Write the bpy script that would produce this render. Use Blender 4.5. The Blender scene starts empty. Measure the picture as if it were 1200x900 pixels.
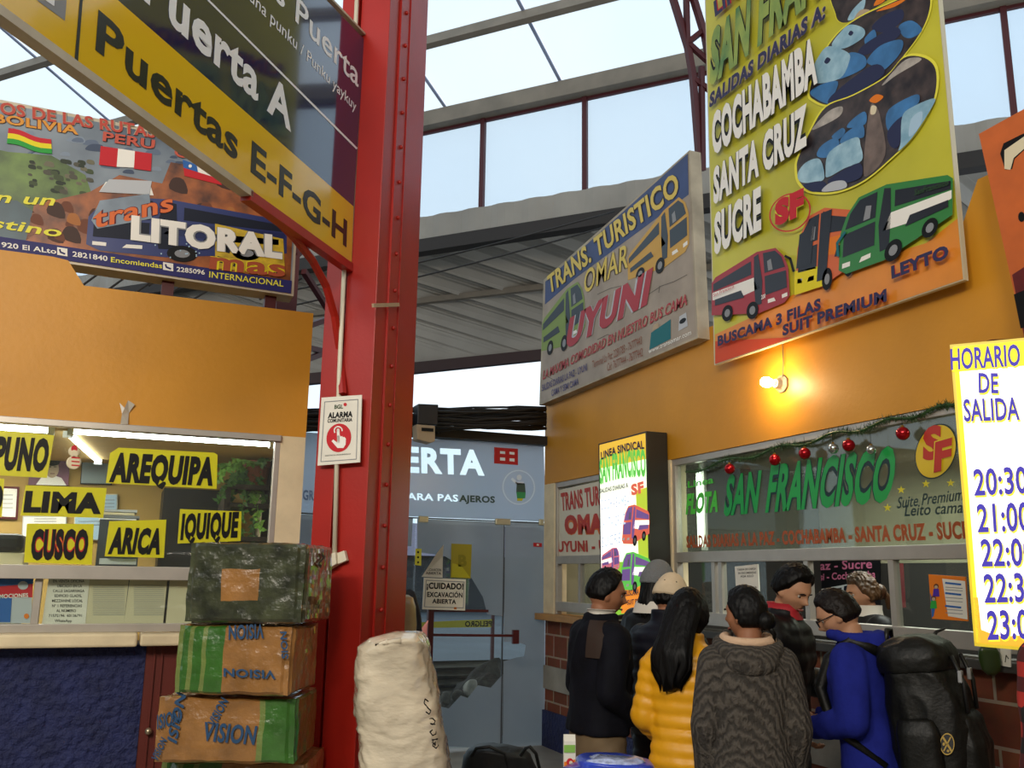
import bpy, math, random
from mathutils import Vector as V, Matrix, noise
from mathutils.bvhtree import BVHTree
random.seed(7)
sc = bpy.context.scene
COL = sc.collection

# ---------------------------------------------------------------- camera
EYE = V((0, 0, 1.6)); FOC = 1071.7
yaw, pit, rol = (math.radians(a) for a in (22.586, 11.819, 0.866))
_h = V((math.sin(yaw), math.cos(yaw), 0)); FW = _h * math.cos(pit) + V((0, 0, math.sin(pit)))
_r = V((math.cos(yaw), -math.sin(yaw), 0)); _u = _r.cross(FW)
RT = _r * math.cos(rol) + _u * math.sin(rol); UP = _u * math.cos(rol) - _r * math.sin(rol)
cam = bpy.data.cameras.new('camera'); cam.sensor_width = 36; cam.lens = FOC / 1200 * 36; cam.clip_end = 400
co = bpy.data.objects.new('camera', cam); COL.objects.link(co)
co.matrix_world = Matrix(((RT.x, UP.x, -FW.x, EYE.x), (RT.y, UP.y, -FW.y, EYE.y), (RT.z, UP.z, -FW.z, EYE.z), (0, 0, 0, 1)))
sc.camera = co

# ---------------------------------------------------------------- world, exposure, lights
sc.view_settings.view_transform = 'Standard'; sc.view_settings.look = 'None'
sc.view_settings.exposure = 0.0; sc.view_settings.gamma = 1.0; sc.view_settings.use_curve_mapping = False
w = bpy.data.worlds.new('overcast_sky'); sc.world = w; w.use_nodes = True
nt = w.node_tree; bg = nt.nodes['Background']
tc = nt.nodes.new('ShaderNodeTexCoord'); no = nt.nodes.new('ShaderNodeTexNoise'); cr = nt.nodes.new('ShaderNodeValToRGB')
no.inputs['Scale'].default_value = 2.2; no.inputs['Detail'].default_value = 4
cr.color_ramp.elements[0].color = (0.70, 0.85, 1.0, 1); cr.color_ramp.elements[0].position = .35
cr.color_ramp.elements[1].color = (0.90, 0.97, 1.0, 1); cr.color_ramp.elements[1].position = .65
nt.links.new(tc.outputs['Generated'], no.inputs['Vector']); nt.links.new(no.outputs['Fac'], cr.inputs['Fac']); nt.links.new(cr.outputs['Color'], bg.inputs['Color'])
bg.inputs['Strength'].default_value = 1.3

def lamp(name, kind, loc, energy, color=(1, 1, 1), size=.1, size_y=None, aim=None):
    l = bpy.data.lights.new(name, kind); l.energy = energy; l.color = color
    if kind == 'AREA':
        l.size = size
        if size_y: l.shape = 'RECTANGLE'; l.size_y = size_y
    elif kind in ('POINT', 'SPOT'): l.shadow_soft_size = size
    elif kind == 'SUN': l.angle = size
    o = bpy.data.objects.new(name, l); o.location = loc; COL.objects.link(o)
    if aim is not None: o.rotation_euler = (V(aim) - V(loc)).to_track_quat('-Z', 'Y').to_euler()
    return o
lamp('warm_fill', 'AREA', (-3.2, -0.6, 4.6), 195, (1, .89, .74), 1.6, .5, (1.0, 4.6, 1.9))  # unseen warm fill added from the left for booth and column
lamp('warm_fill', 'AREA', (-2.6, -3.6, 5.2), 230, (1, .89, .74), 1.6, .5, (2.6, 6.0, 3.6))  # second added warm fill, brightens the upper right wall
lamp('booth_fill', 'AREA', (-1.2, 6.5, 2.36), 75, (1, .93, .80), 1.6, .5, (-1.2, 6.4, 0))  # added fill brightening the left booth besides its tubes
lamp('booth_fill', 'AREA', (4.8, 4.6, 2.40), 42, (.95, 1, .90), 2.4, .6, (4.9, 4.6, 0))  # added fill inside the wide right booth, no fixture there
lamp('booth_fill', 'AREA', (4.8, 7.7, 2.38), 12, (1, .93, .75), .8, .5, (4.9, 7.7, 0))  # added fill for the small far booth

# ---------------------------------------------------------------- helpers
def ray(x, y): return (RT * (x - 600) - UP * (y - 450) + FW * FOC)
def P(x, y, z): return EYE + ray(x, y) * (z / FOC)              # point at a depth along the view
class Sheet:                                                    # a real plane in the hall that things are laid out on
    def __init__(s, p, n): s.p = V(p); s.n = V(n).normalized()
    def hit(s, x, y, d=0):
        r = ray(x, y); q = s.p + s.n * d
        return EYE + r * ((q - EYE).dot(s.n) / r.dot(s.n))
    def __call__(s, q, d=0): return s.hit(q[0], q[1], d)
def lin(c):
    if isinstance(c, str):
        c = c.lstrip('#'); c = [int(c[i:i + 2], 16) / 255 for i in (0, 2, 4)]
        c = [x / 12.92 if x <= .04045 else ((x + .055) / 1.055) ** 2.4 for x in c]
    return (c[0], c[1], c[2], 1)
MATS = {}
def mat(name, col, rough=.6, metal=0, var=0, vs=6, bump=0, bs=40, emit=0, spec=.5, coat=0, alpha=1, stretch=None, col2=None, detail=4, bdist=.01):
    if name in MATS: return MATS[name]
    m = bpy.data.materials.new(name); m.use_nodes = True; n = m.node_tree.nodes; L = m.node_tree.links
    b = n['Principled BSDF']; c = lin(col)
    b.inputs['Base Color'].default_value = c; b.inputs['Roughness'].default_value = rough; b.inputs['Metallic'].default_value = metal
    b.inputs['Specular IOR Level'].default_value = spec; b.inputs['Coat Weight'].default_value = coat; b.inputs['Alpha'].default_value = alpha
    if coat: b.inputs['Coat Roughness'].default_value = .04
    if emit:
        b.inputs['Emission Color'].default_value = c; b.inputs['Emission Strength'].default_value = emit
    if var or bump:
        t = n.new('ShaderNodeTexCoord'); src = t.outputs['Object']
        if stretch:
            mp = n.new('ShaderNodeMapping'); mp.inputs['Scale'].default_value = stretch; L.new(src, mp.inputs['Vector']); src = mp.outputs['Vector']
    if var:
        x = n.new('ShaderNodeTexNoise'); x.inputs['Scale'].default_value = vs; x.inputs['Detail'].default_value = detail; L.new(src, x.inputs['Vector'])
        r = n.new('ShaderNodeValToRGB'); r.color_ramp.elements[0].position = .3; r.color_ramp.elements[1].position = .7
        k = lin(col2) if col2 else tuple(min(1, a * (1 + var)) for a in c[:3]) + (1,)
        r.color_ramp.elements[0].color = tuple(a * (1 - var) for a in c[:3]) + (1,); r.color_ramp.elements[1].color = k
        L.new(x.outputs['Fac'], r.inputs['Fac']); L.new(r.outputs['Color'], b.inputs['Base Color'])
        if emit: L.new(r.outputs['Color'], b.inputs['Emission Color'])
    if bump:
        x = n.new('ShaderNodeTexNoise'); x.inputs['Scale'].default_value = bs; x.inputs['Detail'].default_value = detail; L.new(src, x.inputs['Vector'])
        u = n.new('ShaderNodeBump'); u.inputs['Strength'].default_value = bump; u.inputs['Distance'].default_value = bdist
        L.new(x.outputs['Fac'], u.inputs['Height']); L.new(u.outputs['Normal'], b.inputs['Normal'])
    MATS[name] = m; return m
def sheetmat(name, col, transp=.5, gloss=0.0, grough=.02, lucent=.4, tint=(1, 1, 1), var=0):   # thin sheet: part clear, part translucent, part diffuse, mirror reflection on top
    if name in MATS: return MATS[name]
    m = bpy.data.materials.new(name); m.use_nodes = True; n = m.node_tree.nodes; L = m.node_tree.links; n.clear()
    o = n.new('ShaderNodeOutputMaterial'); t = n.new('ShaderNodeBsdfTransparent'); t.inputs['Color'].default_value = (*tint, 1)
    tl = n.new('ShaderNodeBsdfTranslucent'); d = n.new('ShaderNodeBsdfDiffuse'); c = lin(col)
    tl.inputs['Color'].default_value = c; d.inputs['Color'].default_value = c
    if var:
        tx = n.new('ShaderNodeTexCoord'); x = n.new('ShaderNodeTexNoise'); x.inputs['Scale'].default_value = 1.3; x.inputs['Detail'].default_value = 6
        r = n.new('ShaderNodeValToRGB'); r.color_ramp.elements[0].color = tuple(a * (1 - var) for a in c[:3]) + (1,); r.color_ramp.elements[1].color = c
        L.new(tx.outputs['Object'], x.inputs['Vector']); L.new(x.outputs['Fac'], r.inputs['Fac'])
        L.new(r.outputs['Color'], tl.inputs['Color']); L.new(r.outputs['Color'], d.inputs['Color'])
    a = n.new('ShaderNodeMixShader'); a.inputs[0].default_value = lucent; L.new(d.outputs[0], a.inputs[1]); L.new(tl.outputs[0], a.inputs[2])
    b = n.new('ShaderNodeMixShader'); b.inputs[0].default_value = transp; L.new(a.outputs[0], b.inputs[1]); L.new(t.outputs[0], b.inputs[2])
    last = b
    if gloss:
        g = n.new('ShaderNodeBsdfGlossy'); g.inputs['Roughness'].default_value = grough
        e = n.new('ShaderNodeMixShader'); L.new(b.outputs[0], e.inputs[1]); L.new(g.outputs[0], e.inputs[2])
        f = n.new('ShaderNodeLayerWeight'); f.inputs['Blend'].default_value = .5; pw = n.new('ShaderNodeMath'); pw.operation = 'POWER'; pw.inputs[1].default_value = 5; L.new(f.outputs['Facing'], pw.inputs[0])
        ad = n.new('ShaderNodeMath'); ad.operation = 'MULTIPLY_ADD'; ad.inputs[1].default_value = .8; ad.inputs[2].default_value = gloss; ad.use_clamp = True
        L.new(pw.outputs[0], ad.inputs[0]); L.new(ad.outputs[0], e.inputs[0]); last = e
    L.new(last.outputs[0], o.inputs['Surface']); MATS[name] = m; return m

def tag(o, label=None, cat=None, group=None, kind=None):
    if label: o['label'] = label
    if cat: o['category'] = cat
    if group: o['group'] = group
    if kind: o['kind'] = kind
    return o
def thing(name, label, cat, loc, group=None):
    o = bpy.data.objects.new(name, None); COL.objects.link(o); o.location = V(loc); o.empty_display_size = .1
    return tag(o, label, cat, group)
def root_of(o):
    while o.parent: o = o.parent
    return o
class MB:
    def __init__(s): s.v = []; s.f = []; s.mi = []; s.ms = []
    def _m(s, m):
        if m not in s.ms: s.ms.append(m)
        return s.ms.index(m)
    def add(s, vs, fs, m):
        k = len(s.v); s.v += [V(p) for p in vs]; i = s._m(m)
        for f in fs: s.f.append([a + k for a in f]); s.mi.append(i)
        return s
    def face(s, pts, m): return s.add(pts, [list(range(len(pts)))], m)
    def hexa(s, a, b, m):
        n = len(a); return s.add(list(a) + list(b), [list(range(n))[::-1], list(range(n, 2 * n))] + [[i, (i + 1) % n, n + (i + 1) % n, n + i] for i in range(n)], m)
    def prism(s, pts, vec, m): return s.hexa(pts, [V(p) + V(vec) for p in pts], m)
    def box(s, lo, hi, m):
        x0, y0, z0 = lo; x1, y1, z1 = hi
        return s.hexa([(x0, y0, z0), (x1, y0, z0), (x1, y1, z0), (x0, y1, z0)], [(x0, y0, z1), (x1, y0, z1), (x1, y1, z1), (x0, y1, z1)], m)
    def obox(s, c, ax, ay, az, m):                                # centre and three half-axis vectors
        c, ax, ay, az = V(c), V(ax), V(ay), V(az)
        return s.hexa([c - ax - ay - az, c + ax - ay - az, c + ax + ay - az, c - ax + ay - az], [c - ax - ay + az, c + ax - ay + az, c + ax + ay + az, c - ax + ay + az], m)
    def bar(s, a, b, wx, m, side=None, wy=None):                  # rectangular bar
        a, b = V(a), V(b); d = (b - a).normalized(); e = V(side) if side is not None else (V((0, 0, 1)) if abs(d.z) < .9 else V((1, 0, 0)))
        x = d.cross(e).normalized(); y = d.cross(x).normalized(); wy = wy or wx
        q = [(-1, -1), (1, -1), (1, 1), (-1, 1)]
        return s.hexa([a + x * i * wx / 2 + y * j * wy / 2 for i, j in q], [b + x * i * wx / 2 + y * j * wy / 2 for i, j in q], m)
    def loft(s, rings, m, cap=True, loop=False):
        n = len(rings[0]); vs = [p for r in rings for p in r]; fs = []
        for i in range(len(rings) - 1):
            for j in range(n): fs.append([i * n + j, i * n + (j + 1) % n, (i + 1) * n + (j + 1) % n, (i + 1) * n + j])
        if cap: fs += [list(range(n))[::-1], list(range((len(rings) - 1) * n, len(rings) * n))]
        return s.add(vs, fs, m)
    def tube(s, pts, r, m, n=8, cap=True, ends=False):
        pts = [V(p) for p in pts]; R = r if isinstance(r, (list, tuple)) else [r] * len(pts); rings = []; px = None
        for i, p in enumerate(pts):
            d = (pts[min(i + 1, len(pts) - 1)] - pts[max(i - 1, 0)]).normalized()
            if px is None:
                e = V((0, 0, 1)) if abs(d.z) < .9 else V((1, 0, 0)); px = d.cross(e).normalized()
            else: px = (px - d * px.dot(d)).normalized()
            py = d.cross(px)
            rings.append([p + (px * math.cos(6.28318 * k / n) + py * math.sin(6.28318 * k / n)) * R[i] for k in range(n)])
        return s.loft(rings, m, cap)
    def ell(s, c, r, m, n=16, k=10, R=None):
        c = V(c); rings = []
        for i in range(1, k):
            t = math.pi * i / k
            ring = [V((r[0] * math.sin(t) * math.cos(6.28318 * j / n), r[1] * math.sin(t) * math.sin(6.28318 * j / n), -r[2] * math.cos(t))) for j in range(n)]
            rings.append([c + (R @ p if R else p) for p in ring])
        b, t = V((0, 0, -r[2])), V((0, 0, r[2]))
        kk = len(s.v); s.loft(rings, m, False); i = s._m(m)
        s.v += [c + (R @ b if R else b), c + (R @ t if R else t)]; a = len(s.v) - 2
        for j in range(n):
            s.f.append([a, kk + (j + 1) % n, kk + j]); s.mi.append(i)
            q = kk + (k - 2) * n; s.f.append([a + 1, q + j, q + (j + 1) % n]); s.mi.append(i)
        return s
    def build(s, name, parent=None, smooth=False, bevel=0, label=None, cat=None, group=None, kind=None):
        me = bpy.data.meshes.new(name)
        if parent is not None: off = root_of(parent).location.copy()
        else:
            n = len(s.v); off = V((sum(p.x for p in s.v) / n, sum(p.y for p in s.v) / n, min(p.z for p in s.v)))
        me.from_pydata([p - off for p in s.v], [], s.f)
        for m in s.ms: me.materials.append(m)
        me.polygons.foreach_set('material_index', s.mi)
        if smooth: me.polygons.foreach_set('use_smooth', [True] * len(s.f))
        me.update(); o = bpy.data.objects.new(name, me); COL.objects.link(o)
        if parent is not None: o.parent = parent
        else: o.location = off
        if bevel:
            b = o.modifiers.new('bevel', 'BEVEL'); b.width = bevel; b.segments = 2; b.limit_method = 'ANGLE'
        return tag(o, label, cat, group, kind)
def struct(mb, name, **k): return mb.build(name, kind='structure', **k)

_TX = {}
def textmesh(t, bold=0.0, res=3):
    key = (t, bold)
    if key not in _TX:
        c = bpy.data.curves.new('t', 'FONT'); c.body = t; c.offset = bold; c.resolution_u = res; c.space_character = 1 + bold * 1.5
        o = bpy.data.objects.new('t', c); COL.objects.link(o); dg = bpy.context.evaluated_depsgraph_get()
        me = o.evaluated_get(dg).to_mesh(); vs = [(v.co.x, v.co.y) for v in me.vertices]; fs = [list(p.vertices) for p in me.polygons]
        o.evaluated_get(dg).to_mesh_clear(); bpy.data.objects.remove(o); bpy.data.curves.remove(c)
        _TX[key] = (vs, fs)
    return _TX[key]
def write(mb, sh, t, BL, BR, TL, m, lay=1, bold=.02, slant=0, step=.0015, arch=0):    # lettering on a sheet: baseline ends and cap-height corner
    vs, fs = textmesh(t, bold); cap = textmesh('H', bold)[0]; ch = max(v[1] for v in cap); c0 = min(v[1] for v in cap)
    x0 = min(v[0] for v in vs); x1 = max(v[0] for v in vs); a, b, c = sh(BL, lay * step), sh(BR, lay * step), sh(TL, lay * step)
    out = []
    for x, y in vs:
        yy = (y - c0) / (ch - c0); xx = (x - x0) / (x1 - x0)
        out.append(a + (b - a) * xx + (c - a) * (yy + arch * (1 - (2 * xx - 1) ** 2)) + (b - a).normalized() * slant * yy * (c - a).length)
    mb.add(out, fs, m)
def paint(mb, sh, pts, m, lay=1, step=.0015): mb.face([sh(p, lay * step) for p in pts], m)
def oval(mb, sh, c, a, b, m, lay=1, n=36, t0=0, t1=6.28318, step=.0015):
    o = sh(c, lay * step); A = sh((c[0] + a[0], c[1] + a[1]), lay * step) - o; B = sh((c[0] + b[0], c[1] + b[1]), lay * step) - o
    mb.face([o + A * math.cos(t0 + (t1 - t0) * i / n) + B * math.sin(t0 + (t1 - t0) * i / n) for i in range(n)], m)
def ringline(mb, sh, c, a, b, m, lay=1, wd=.15, n=40, step=.0015):
    o = sh(c, lay * step); A = sh((c[0] + a[0], c[1] + a[1]), lay * step) - o; B = sh((c[0] + b[0], c[1] + b[1]), lay * step) - o
    for i in range(n):
        q = [6.28318 * (i + k) / n for k in (0, 1)]
        mb.face([o + (A * math.cos(t) + B * math.sin(t)) * f for t, f in ((q[0], 1), (q[1], 1), (q[1], 1 - wd), (q[0], 1 - wd))], m)
def stroke(mb, sh, pts, wpx, m, lay=1, step=.0015):               # broad painted line through pixel points
    for (x0, y0), (x1, y1) in zip(pts[:-1], pts[1:]):
        l = math.hypot(x1 - x0, y1 - y0) or 1; dx, dy = -(y1 - y0) / l * wpx / 2, (x1 - x0) / l * wpx / 2; ex, ey = (x1 - x0) / l * wpx * .2, (y1 - y0) / l * wpx * .2
        mb.face([sh(p, lay * step) for p in ((x0 + dx - ex, y0 + dy - ey), (x1 + dx + ex, y1 + dy + ey), (x1 - dx + ex, y1 - dy + ey), (x0 - dx - ex, y0 - dy - ey))], m)
def curve(pts, n=5):                                              # closed smooth outline through points
    out = []; k = len(pts)
    for i in range(k):
        p0, p1, p2, p3 = (pts[(i + j) % k] for j in (-1, 0, 1, 2))
        for s in range(n):
            t = s / n; out.append(tuple(.5 * (2 * p1[c] + (p2[c] - p0[c]) * t + (2 * p0[c] - 5 * p1[c] + 4 * p2[c] - p3[c]) * t * t + (3 * p1[c] - p0[c] - 3 * p2[c] + p3[c]) * t ** 3) for c in (0, 1)))
    return out
def slab(mb, sh, pts, th, m, d=0): mb.hexa([sh(p, d) - sh.n * th for p in pts], [sh(p, d) for p in pts], m)
def quadmap(q):                                                   # q: BL BR TR TL in pixels -> normalised map
    (ax, ay), (bx, by), (cx, cy), (dx, dy) = q
    return lambda u, v: ((1 - u) * (1 - v) * ax + u * (1 - v) * bx + u * v * cx + (1 - u) * v * dx, (1 - u) * (1 - v) * ay + u * (1 - v) * by + u * v * cy + (1 - u) * v * dy)
def bus_art(mb, sh, q, body, side2, glass, lay=2, flip=False, step=.0015, lamp_m=None):
    f = quadmap(q); g = (lambda u, v: f(1 - u, v)) if flip else f
    def pp(pts, m, l): paint(mb, sh, [g(*p) for p in pts], m, lay + l, step)
    def wheel(u, v, r):
        c = g(u, v); a = g(u + r * .55, v); b = g(u, v + r)
        oval(mb, sh, c, (a[0] - c[0], a[1] - c[1]), (b[0] - c[0], b[1] - c[1]), MK['ink'], lay + 2, 20, step=step)
        oval(mb, sh, c, ((a[0] - c[0]) * .5, (a[1] - c[1]) * .5), ((b[0] - c[0]) * .5, (b[1] - c[1]) * .5), MK['pgrey'], lay + 3, 14, step=step)
    pp([(0, .2), (0, .72), (.05, .8), (.6, 1), (.85, .97), (.95, .8), (1, .6), (1, .14), (.93, .05), (.6, .0)], body, 0)
    pp([(.01, .44), (.01, .56), (.55, .6), (.62, .4), (.4, .36)], side2, 1)
    pp([(.02, .58), (.02, .70), (.52, .88), (.52, .66)], glass, 1)
    pp([(.04, .34), (.04, .44), (.38, .46), (.42, .33)], glass, 2)
    pp([(.55, .5), (.56, .93), (.62, .96), (.66, .5), (.64, .14), (.56, .14)], glass, 1)
    pp([(.69, .62), (.68, .95), (.84, .93), (.92, .8), (.96, .62)], glass, 1)
    pp([(.69, .26), (.69, .57), (.97, .56), (.97, .28)], glass, 1)
    pp([(.72, .12), (.72, .18), (.8, .18), (.82, .12)], lamp_m or MK['pwhite'], 1); pp([(.9, .13), (.9, .19), (.97, .2), (.97, .14)], lamp_m or MK['pwhite'], 1)
    pp([(.74, .64), (.73, .8), (.78, .82), (.8, .64)], MK['pgrey'], 2)
    wheel(.2, .16, .13); wheel(.52, .08, .14)
MK = {}
for k, c in dict(ink='#0a0908', pwhite='#efebe2', pgrey='#8b8d90', pyellow='#e6d321', pred='#c4222c', pnavy='#2b2a66', pgreen='#2c9a3c', porange='#e27a1e', pblue='#2e62a8', sky='#a9c6da',
                 teal='#1b6a70', tan='#b7a184', lime='#cfc83a', brown='#6b3c22', dgreen='#2c4a2a', maroon='#5a1420', silver='#b9bcc0', purple='#4b2f9a', cream='#dccfae', night='#141a2c', lemon='#e9e04a', fgreen='#4aa83f', seat='#3f7fb6', seatl='#8fc0dc').items():
    MK[k] = mat('print_' + k, c, rough=.5, spec=.25)

# ================================================================ THE SETTING
XR, YD, YL = 3.91, 8.513, 5.30
right = Sheet((XR, 0, 0), (-1, 0, 0)); doorp = Sheet((0, YD, 0), (0, -1, 0)); left = Sheet((0, YL, 0), (0, -1, 0))
ochre = mat('ochre_paint', '#c98a1c', rough=.5, var=.10, vs=1.6, bump=.12, bs=30)
cream = mat('cream_plaster', '#d9c8a4', rough=.75, var=.12, vs=5, bump=.2, bs=40)
alu = mat('aluminium', '#b9b2a8', rough=.38, metal=.55, var=.06, vs=10)
stucco = mat('blue_stucco', '#1b2350', rough=.75, var=.25, vs=9, bump=1.0, bs=26, bdist=.03)
concrete = mat('grey_concrete', '#8b857a', rough=.85, var=.2, vs=4, bump=.3, bs=30)
tile = mat('floor_tile', '#8f8a80', rough=.45, var=.15, vs=3)
redsteel = mat('red_steel', '#a2180a', rough=.38, var=.10, vs=3, spec=.5, bump=.05, bs=60)
darkred = mat('dark_red_steel', '#4a0e12', rough=.5)
corr = mat('grey_sheet', '#968f84', rough=.6, var=.12, vs=1.2)
beamgrey = mat('beam_grey', '#7d7263', rough=.7, var=.15, vs=3)
black = mat('black_plastic', '#0d0d0e', rough=.5)
darkwood = mat('booth_dark', '#2a211b', rough=.7, var=.2, vs=5)
def brickmat():
    m = bpy.data.materials.new('hollow_brick'); m.use_nodes = True; n = m.node_tree.nodes; L = m.node_tree.links; b = n['Principled BSDF']
    t = n.new('ShaderNodeTexCoord'); mp = n.new('ShaderNodeMapping'); k = n.new('ShaderNodeTexBrick'); mp.inputs['Rotation'].default_value = (math.radians(90), 0, math.radians(90))
    sx = n.new('ShaderNodeSeparateXYZ'); cx = n.new('ShaderNodeCombineXYZ')
    L.new(t.outputs['Object'], sx.inputs[0]); L.new(sx.outputs['Y'], cx.inputs['X']); L.new(sx.outputs['Z'], cx.inputs['Y']); L.new(cx.outputs[0], k.inputs['Vector'])
    k.inputs['Color1'].default_value = lin('#8a4526'); k.inputs['Color2'].default_value = lin('#733619'); k.inputs['Mortar'].default_value = lin('#a8937c')
    k.inputs['Scale'].default_value = 1; k.inputs['Brick Width'].default_value = .30; k.inputs['Row Height'].default_value = .208; k.inputs['Mortar Size'].default_value = .009
    no = n.new('ShaderNodeTexNoise'); no.inputs['Scale'].default_value = 14; L.new(t.outputs['Object'], no.inputs['Vector'])
    mx = n.new('ShaderNodeMixRGB'); mx.blend_type = 'MULTIPLY'; mx.inputs[0].default_value = .5; L.new(k.outputs['Color'], mx.inputs[1]); L.new(no.outputs['Color'], mx.inputs[2]); L.new(mx.outputs[0], b.inputs['Base Color'])
    u = n.new('ShaderNodeBump'); u.inputs['Strength'].default_value = .5; u.inputs['Distance'].default_value = .01; u.invert = True; L.new(k.outputs['Fac'], u.inputs['Height']); L.new(u.outputs['Normal'], b.inputs['Normal'])
    b.inputs['Roughness'].default_value = .8; return m
brick = brickmat()
wetroad = mat('wet_asphalt', '#3a424a', spec=.2, rough=.6, var=.3, vs=.5, bump=.15, bs=8)

struct(MB().box((-9, -7, -.15), (XR + 4, YD + .2, 0), tile), 'floor')
struct(MB().box((-30, YD + .2, -.2), (40, 90, -.05), wetroad), 'ground')

# ---- right booth wall: ochre fascia, windows, brick counter front
def wy(px, py=560): return right((px, py)).y
def wz(px, py): return right((px, py)).z
Y_END = YD - .02; y_om1 = wy(702); HEAD = wz(900, 516)            # window head height
MUL0, MUL1, SILL, LEDGE = 1.715, 1.792, 1.36, 1.24
top0 = wz(1126, 262); top1 = wz(1155, 206)
ya = wy(1128, 255); yb = wy(1146, 213)
TH = .14
m = MB()
prof = [(Y_END, HEAD), (Y_END, top0), (ya, top0), (yb, top1), (-3.0, top1), (-3.0, HEAD)]
m.prism([(XR, y, z) for y, z in prof], (TH, 0, 0), ochre)
y_a = wy(787, 600); y_b = wy(649.5, 620); y_c = wy(640, 620)
m.box((XR, wy(1215, 600) - 3, LEDGE), (XR + TH, wy(1215, 600) - 1.6, HEAD), ochre)
struct(m, 'wall_right')
m = MB()
m.box((XR + .02, -3, .70 + .02), (XR + TH, Y_END, LEDGE - .06), brick)
m.box((XR + .0, -3, .53), (XR + TH, Y_END, .745), concrete)
m.box((XR + .02, -3, .33), (XR + TH, Y_END, .53), brick)
m.box((XR - .01, -3, 0), (XR + TH, Y_END, .33), stucco)
struct(m, 'wall_counter')
cap = mat('tan_ledge', '#a9793f', rough=.5, var=.15, vs=8)
m = MB(); m.box((XR - .10, wy(704, 700), LEDGE - .06), (XR + TH, Y_END, LEDGE), cap); struct(m, 'trim_1', bevel=.006)
m = MB(); m.box((XR - .08, -3, LEDGE - .05), (XR + TH, wy(790, 700), LEDGE), mat('dark_ledge', '#3b3833', rough=.5)); struct(m, 'trim_2', bevel=.006)
m = MB(); m.box((XR - .005, y_b, LEDGE), (XR + TH, Y_END, HEAD), cream); struct(m, 'trim_3', bevel=.004)
m = MB(); m.box((XR - .005, y_a, LEDGE), (XR + TH, wy(704, 600), HEAD), cream); struct(m, 'trim_4')
glass_clear = sheetmat('clear_glass', '#ffffff', transp=.99, gloss=.025, tint=(.93, .97, .95))
glass_mirror = sheetmat('booth_glass', '#aab0a0', transp=.88, gloss=.07, grough=.03, tint=(.86, .9, .84))
def booth_window(name, y0, y1, posts, upper, lower_clear):
    f = MB()
    for a, b in ((HEAD - .05, HEAD), (MUL0, MUL1), (LEDGE + .03, SILL)): f.box((XR + .01, y0, a), (XR + .07, y1, b), alu)
    for y in (y0 + .02, y1 - .02): f.box((XR + .012, y - .022, LEDGE), (XR + .068, y + .022, HEAD), alu)
    o = struct(f, name, bevel=.004)
    for y in posts: MB().box((XR + .015, y - .02, SILL), (XR + .06, y + .02, MUL0), alu).build('mullion', o)
    MB().box((XR + .035, y0 + .04, MUL1), (XR + .041, y1 - .04, HEAD - .05), upper).build('glass_pane', o)
    for a, b in lower_clear: MB().box((XR + .035, b, SILL), (XR + .041, a, MUL0), glass_clear).build('glass_pane', o)
    return o
yW0 = 1.6
booth_window('window_1', wy(704, 650), y_b, [wy(677, 690)], glass_clear, [(wy(677, 690), wy(704, 690))])
booth_window('window_2', yW0, y_a, [wy(834, 690), wy(842, 690), wy(943, 690), wy(1043, 690)], glass_mirror, [(wy(804, 690), wy(834, 690)), (wy(842, 690), wy(893, 690)), (wy(1043, 690), yW0 + .05)])
# booth interior
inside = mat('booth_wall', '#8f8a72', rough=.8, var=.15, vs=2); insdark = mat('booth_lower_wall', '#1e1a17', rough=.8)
m = MB(); XB = XR + 1.75
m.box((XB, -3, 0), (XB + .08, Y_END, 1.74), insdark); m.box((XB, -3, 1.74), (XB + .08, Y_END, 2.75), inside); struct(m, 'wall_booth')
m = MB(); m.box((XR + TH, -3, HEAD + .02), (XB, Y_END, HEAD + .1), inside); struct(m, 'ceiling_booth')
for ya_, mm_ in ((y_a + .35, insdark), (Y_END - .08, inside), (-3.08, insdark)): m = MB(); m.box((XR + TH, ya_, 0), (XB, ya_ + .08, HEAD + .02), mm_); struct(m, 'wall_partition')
m = MB(); m.box((XR + TH, -2.9, .98), (XR + .55, Y_END - .1, 1.03), darkwood); struct(m, 'trim_5')

# ---- glass front with the door
film = sheetmat('frosted_film', '#a0a7ae', transp=.04, gloss=.06, grough=.22, lucent=.47, var=.3); film_up = sheetmat('frosted_film_upper', '#e6ecf6', transp=.12, gloss=.04, grough=.22, lucent=.85, var=.12)
glass_door = sheetmat('door_glass', '#ffffff', transp=.985, gloss=.03, tint=(.88, .94, .95))
dx = lambda px, py=600: doorp((px, py)).x
dz = lambda px, py: doorp((px, py)).z
ZT = dz(592, 611); ZB = dz(560, 517); XL_ = dx(300)
m = MB(); m.box((XL_ - 3, YD - .08, ZB), (XR + .02, YD + .08, ZB + .09), mat('black_steel', '#1b191a', rough=.5)); 
d = struct(m, 'door_1')
x488, x591, x636 = dx(488.5), dx(591), XR - .005
def pane(x0, x1, z0, z1, name='glass_pane'): MB().box((x0, YD - .005, z0), (x1, YD + .005, z1), glass_door).build(name, d)
pane(XL_ - 3, x636, ZT + .004, ZB); pane(x488, x591 - .004, .02, ZT - .004); pane(x591 + .004, x636, .02, ZT - .004); pane(XL_ - 3, x488 - .008, .02, ZT - .004)
f = MB(); F = lambda pts, l=4, mm=film: paint(f, doorp, pts, mm, l, .002)
F([(489, 608), (590.5, 612), (590.3, 722), (571, 720), (566, 700), (553, 678), (540, 663), (520, 651), (489, 647)])
F([(440, 845), (495, 838), (505, 842), (516, 828), (526, 830), (540, 815), (548, 818), (560, 803), (575, 806), (589.5, 790), (588, 877), (440, 872)])
F([(592, 612), (638, 613), (638, 879), (589, 877), (589.8, 790), (590, 775), (606, 770), (614, 769), (616, 756), (606, 752), (590.4, 752)])
F([(300, 601), (484, 607), (482, 640), (300, 640)])
f.build('frosted_film', d)
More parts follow.
